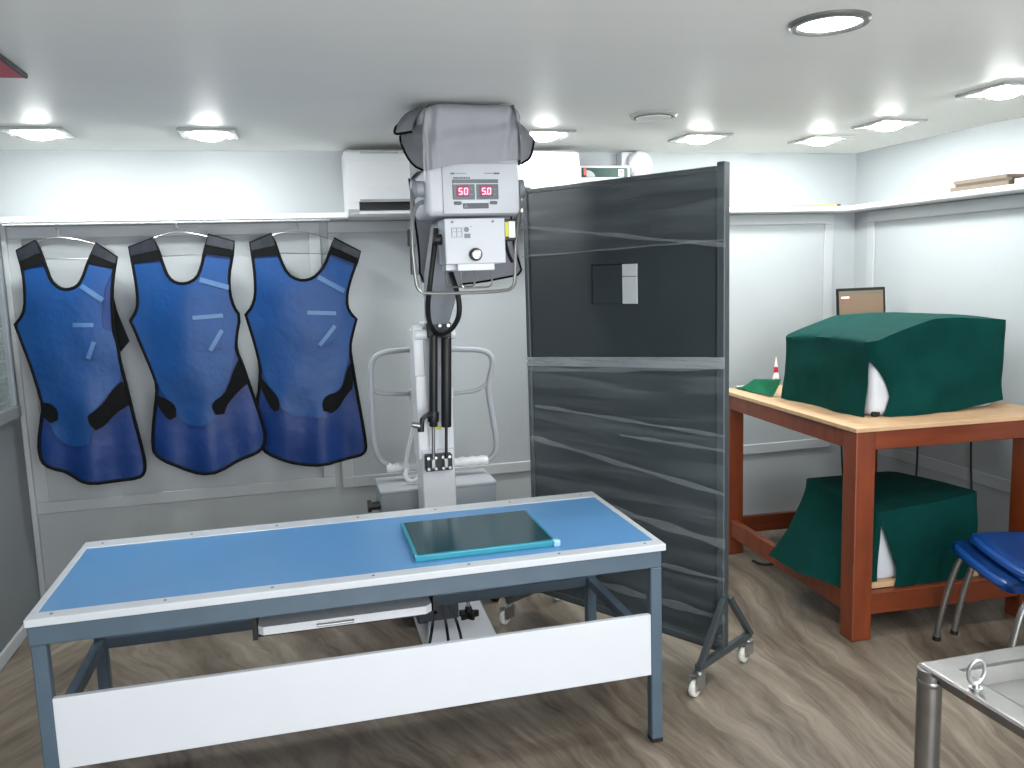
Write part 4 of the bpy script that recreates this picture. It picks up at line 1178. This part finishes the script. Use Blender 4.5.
# ------------------------------------------------------------------ stacked blue chairs
def chair_parts(t):
    # local: +x is the seat front, origin on the floor under the seat centre
    Wd, Dp = .50, .40
    def seat_fn(u, v):
        x = (u - .5) * Dp; y = (v - .5) * Wd
        ex = abs(2 * u - 1); ey = abs(2 * v - 1)
        # rounded plan corners
        k = max(0, ex - .72) / .28; q = max(0, ey - .72) / .28
        sh = math.hypot(k, q)
        if sh > 1 and k > 0 and q > 0:
            x = math.copysign(.5 * Dp * (.72 + .28 * k / sh), x); y = math.copysign(.5 * Wd * (.72 + .28 * q / sh), y)
            sh = 1
        e = max(ex if ex > ey else ey, 0)
        z = .435 - .014 * (1 - ex ** 2) * (1 - ey ** 2) - .045 * max(0, (max(k, q) if sh <= 1 else 1) - .35) ** 2 * 1.6
        if u > .5: z -= .012 * ((u - .5) * 2) ** 3
        return (x, y, z)
    lobj('seat', MB().grid(seat_fn, 36, 36, .004), 'chair_blue', t, smooth=True, angle=60)
    # skirt rim
    path = []
    for k in range(48):
        a = 2 * pi * k / 48
        c, s = cos(a), sin(a)
        path.append((math.copysign(abs(c) ** .45, c) * Dp * .485, math.copysign(abs(s) ** .45, s) * Wd * .485, .404))
    sk_ = MB().tube(path, .016, 8, closed=True)
    lobj('seat_rim', sk_, 'chair_blue', t, smooth=True)
    def back_fn(u, v):
        y = (u - .5) * .40 * (1 - .12 * v * v)
        z = .50 + .33 * v
        x = -.20 - .07 * v - .03 * (1 - (2 * u - 1) ** 2)
        return (x, y, z)
    lobj('backrest', MB().grid(back_fn, 20, 14, .006), 'chair_blue', t, smooth=True)
    for sy in (-1, 1):
        lg = lobj('leg', MB().tube([(.10, sy * .232, .395), (.145, sy * .240, .36), (.175, sy * .250, .25), (.20, sy * .260, .12), (.214, sy * .268, .004)], .0125, 12, smooth_iters=2), 'chrome', t, smooth=True)
        fc = lobj('foot_cap', MB().cyl((.2135, sy * .2675, 0), (.212, sy * .267, .016), .0145, seg=14), 'rubber', t, smooth=True)
        lobj('leg', MB().tube([(-.10, sy * .232, .395), (-.15, sy * .240, .36), (-.19, sy * .250, .25), (-.225, sy * .260, .12), (-.245, sy * .266, .004)], .0125, 12, smooth_iters=2), 'chrome', t, smooth=True)
        lobj('foot_cap', MB().cyl((-.2445, sy * .2658, 0), (-.243, sy * .2655, .016), .0145, seg=14), 'rubber', t, smooth=True)
        lobj('back_post', MB().tube([(-.17, sy * .17, .40), (-.215, sy * .175, .47), (-.235, sy * .17, .55), (-.265, sy * .165, .70)], .011, 10, smooth_iters=2), 'chrome', t, smooth=True)
ch = thing('stacking_chair', 'blue plastic chair with curved chrome legs, lower one of the stacked pair', 'chair', group='stacked blue chairs', local=True)
chair_parts(ch)
CA = radians(160)
ch.location = (2.478, 2.312, 0); ch.rotation_euler = (0, 0, CA)
c2 = dup(ch, (2.515, 2.262, .042), CA, 'blue plastic chair seat on top of the stacked pair')

# ------------------------------------------------------------------ stainless steel table
stt = thing('steel_table', 'stainless steel table with a sunken tray top at lower right', 'table', (1.75, .9, 0))
SX, SY, SZT = 1.275, 1.470, .62
SX1, SY0 = 2.05, .35
def rim():
    mb = MB()
    # raised rim: outer edge down, flat top, inner slope to the tray
    prof = [(0, -.014), (0, -.006), (.003, -.001), (.008, 0), (.055, 0), (.062, -.003), (.085, -.028)]
    loops = []
    for d, z in prof:
        loops.append([mb.bm.verts.new(p) for p in ((SX + d, SY - d, SZT + z), (SX1 - d, SY - d, SZT + z), (SX1 - d, SY0 + d, SZT + z), (SX + d, SY0 + d, SZT + z))])
    for A_, B_ in zip(loops, loops[1:]):
        for k in range(4):
            mb.bm.faces.new((A_[k], A_[(k + 1) % 4], B_[(k + 1) % 4], B_[k]))
    mb.bm.faces.new(loops[-1])
    return mb
obj('tray_top', rim(), 'steel', stt)
for x, y in ((SX + .015, SY - .020), (SX1 - .0265, SY - .0265), (SX + .0265, SY0 + .0265), (SX1 - .0265, SY0 + .0265)):
    lg = obj('leg', MB().cyl((x, y, 0), (x, y, SZT - .008), .0255, seg=28), 'steel', stt, smooth=True)
    obj('weld', MB().cyl((x, y, SZT - .045), (x, y, SZT - .03), .0275, seg=24, bevel=.004), 'steel', lg, smooth=True)
obj('side_rail', MB().box(SX + .014, SX + .05, SY0 + .05, SY - .05, SZT - .034, SZT - .006), 'steel', stt)
obj('side_rail', MB().box(SX + .05, SX1 - .05, SY - .05, SY - .012, SZT - .034, SZT - .006), 'steel', stt)
obj('rust_spot', MB().box(SX - .0006, SX + .002, SY - .155, SY - .14, SZT - .0138, SZT - .006), 'rust', stt)
er = thing('eye_ring', 'small steel eye ring standing on the rim of the steel table', 'ring', (SX + .026, SY - .135, SZT))
ring = [(SX + .026 + .0155 * cos(a) + .004 * sin(a), SY - .135 - .004 * cos(a), SZT + .037 + .0245 * sin(a)) for a in [2 * pi * k / 28 for k in range(28)]]
obj('ring', MB().tube(ring, .0042, 10, closed=True), 'brushed_steel', er, smooth=True)
obj('stud', MB().cyl((SX + .026, SY - .135, SZT - .001), (SX + .026, SY - .135, SZT + .013), .008, .006, seg=14).cyl((SX + .026, SY - .135, SZT - .001), (SX + .026, SY - .135, SZT + .004), .013, seg=16), 'brushed_steel', er, smooth=True)

# ------------------------------------------------------------------ things on the ledges
pn = thing('pencil', 'yellow pencil lying on the back ledge near the corner', 'pencil', (2.75, 4.07, 1.803))
obj('shaft', MB().cyl((2.62, 4.068, 1.8035), (2.895, 4.068, 1.8035), .0055, seg=6), 'pencil_yellow', pn)
obj('tip', MB().cyl((2.62, 4.068, 1.8035), (2.575, 4.068, 1.802), .0055, .0015, seg=8), 'pencil_wood', pn)
obj('end_cap', MB().cyl((2.895, 4.068, 1.8035), (2.918, 4.068, 1.8035), .0062, seg=12), 'black', pn)
LX = XR - .1
def leaf(x0, x1, y0, y1, z0, z1, m, name, par, lift=0):
    def fn(u, v):
        return (x0 + (x1 - x0) * v, y0 + (y1 - y0) * u, z0 + lift * u)
    obj(name, MB().grid(fn, 10, 2, z1 - z0), m, par)
random.seed(8)
pz = 1.799
SH = [('tan bundle of papers at the bottom of the pile on the right ledge', 'paper_tan', 2.99, 3.32, .019), ('brown folder lying in the pile on the right ledge', 'paper_brown', 2.97, 3.29, .014), ('upper tan folder topping the pile on the right ledge', 'paper_tan', 3.0, 3.30, .014)]
for lab, m_, y0, y1, th in SH:
    o_ = obj('folder', MB().box(2.965, 3.075, y0, y1, pz, pz + th, .001, 1), m_)
    tag(o_, lab, 'folder', 'folders on the right ledge')
    pz += th
tag(obj('paper_stack', MB().box(2.97, 3.075, 2.62, 2.965, 1.799, 1.822, .002, 1), 'paper_cream'), 'cream paper stack at the right end of the ledge', 'paper')
tag(obj('notepad', MB().box(2.965, 3.05, 3.36, 3.72, 1.799, 1.809, .001, 1), 'paper_white'), 'white pad on the right ledge beyond the folders', 'pad')
tag(obj('dark_strip', MB().box(2.966, 2.99, 3.40, 3.64, 1.809, 1.8125, .001, 1), 'bezel_dark'), 'thin dark strip lying on the white pad', 'strip')
# wall unit and carton behind the screen
wu = thing('wall_unit', 'white box with a round white cover mounted high on the back wall', 'fixture', (1.68, 4.1, 2.03))
obj('housing', MB().box(1.655, 1.765, 4.10, 4.17, 1.985, 2.088, .006, 2), 'unit_white', wu, smooth=True)
obj('round_cover', MB().lathe([(0, .036), (.03, .034), (.055, .026), (.068, .012), (.070, 0), (0, 0)], (1.748, 4.085, 2.020), (.15, -1, 0), seg=36), 'unit_white', wu, smooth=True)
obj('sensor_dot', MB().cyl((1.745, 4.042, 2.03), (1.745, 4.052, 2.03), .004, seg=10), 'unit_mid', wu)
obj('switch', MB().box(1.690, 1.695, 4.055, 4.08, 1.985, 2.002), 'bezel_dark', wu)
ct = thing('green_carton', 'white carton with a dark green printed band standing on the back ledge', 'carton', (1.53, 4.03, 1.799))
obj('box', MB().box(1.395, 1.665, 4.045 - .03, 4.095, 1.799, 2.008, .003, 1), 'white_plastic', ct)
obj('green_band', MB().box(1.408, 1.652, 4.0125, 4.0155, 1.952, 1.998), 'sign_green', ct)
obj('red_mark', MB().cyl((1.424, 4.0105, 1.988), (1.424, 4.013, 1.988), .008, seg=12).box(1.418, 1.430, 4.0105, 4.013, 1.962, 1.980), 'sign_red', ct)
obj('white_arc', MB().prism([(1.432, 1.954)] + [(1.432 + .045 * cos(a), 1.954 + .032 * sin(a)) for a in [pi / 2 * k / 10 for k in range(11)]], 4.011, 4.013), 'paper_grey', ct)
obj('white_square', MB().box(1.602, 1.630, 4.0105, 4.013, 1.956, 1.990), 'paper_white', ct)
obj('square_mark', MB().box(1.610, 1.622, 4.009, 4.011, 1.974, 1.982), 'bezel', ct)
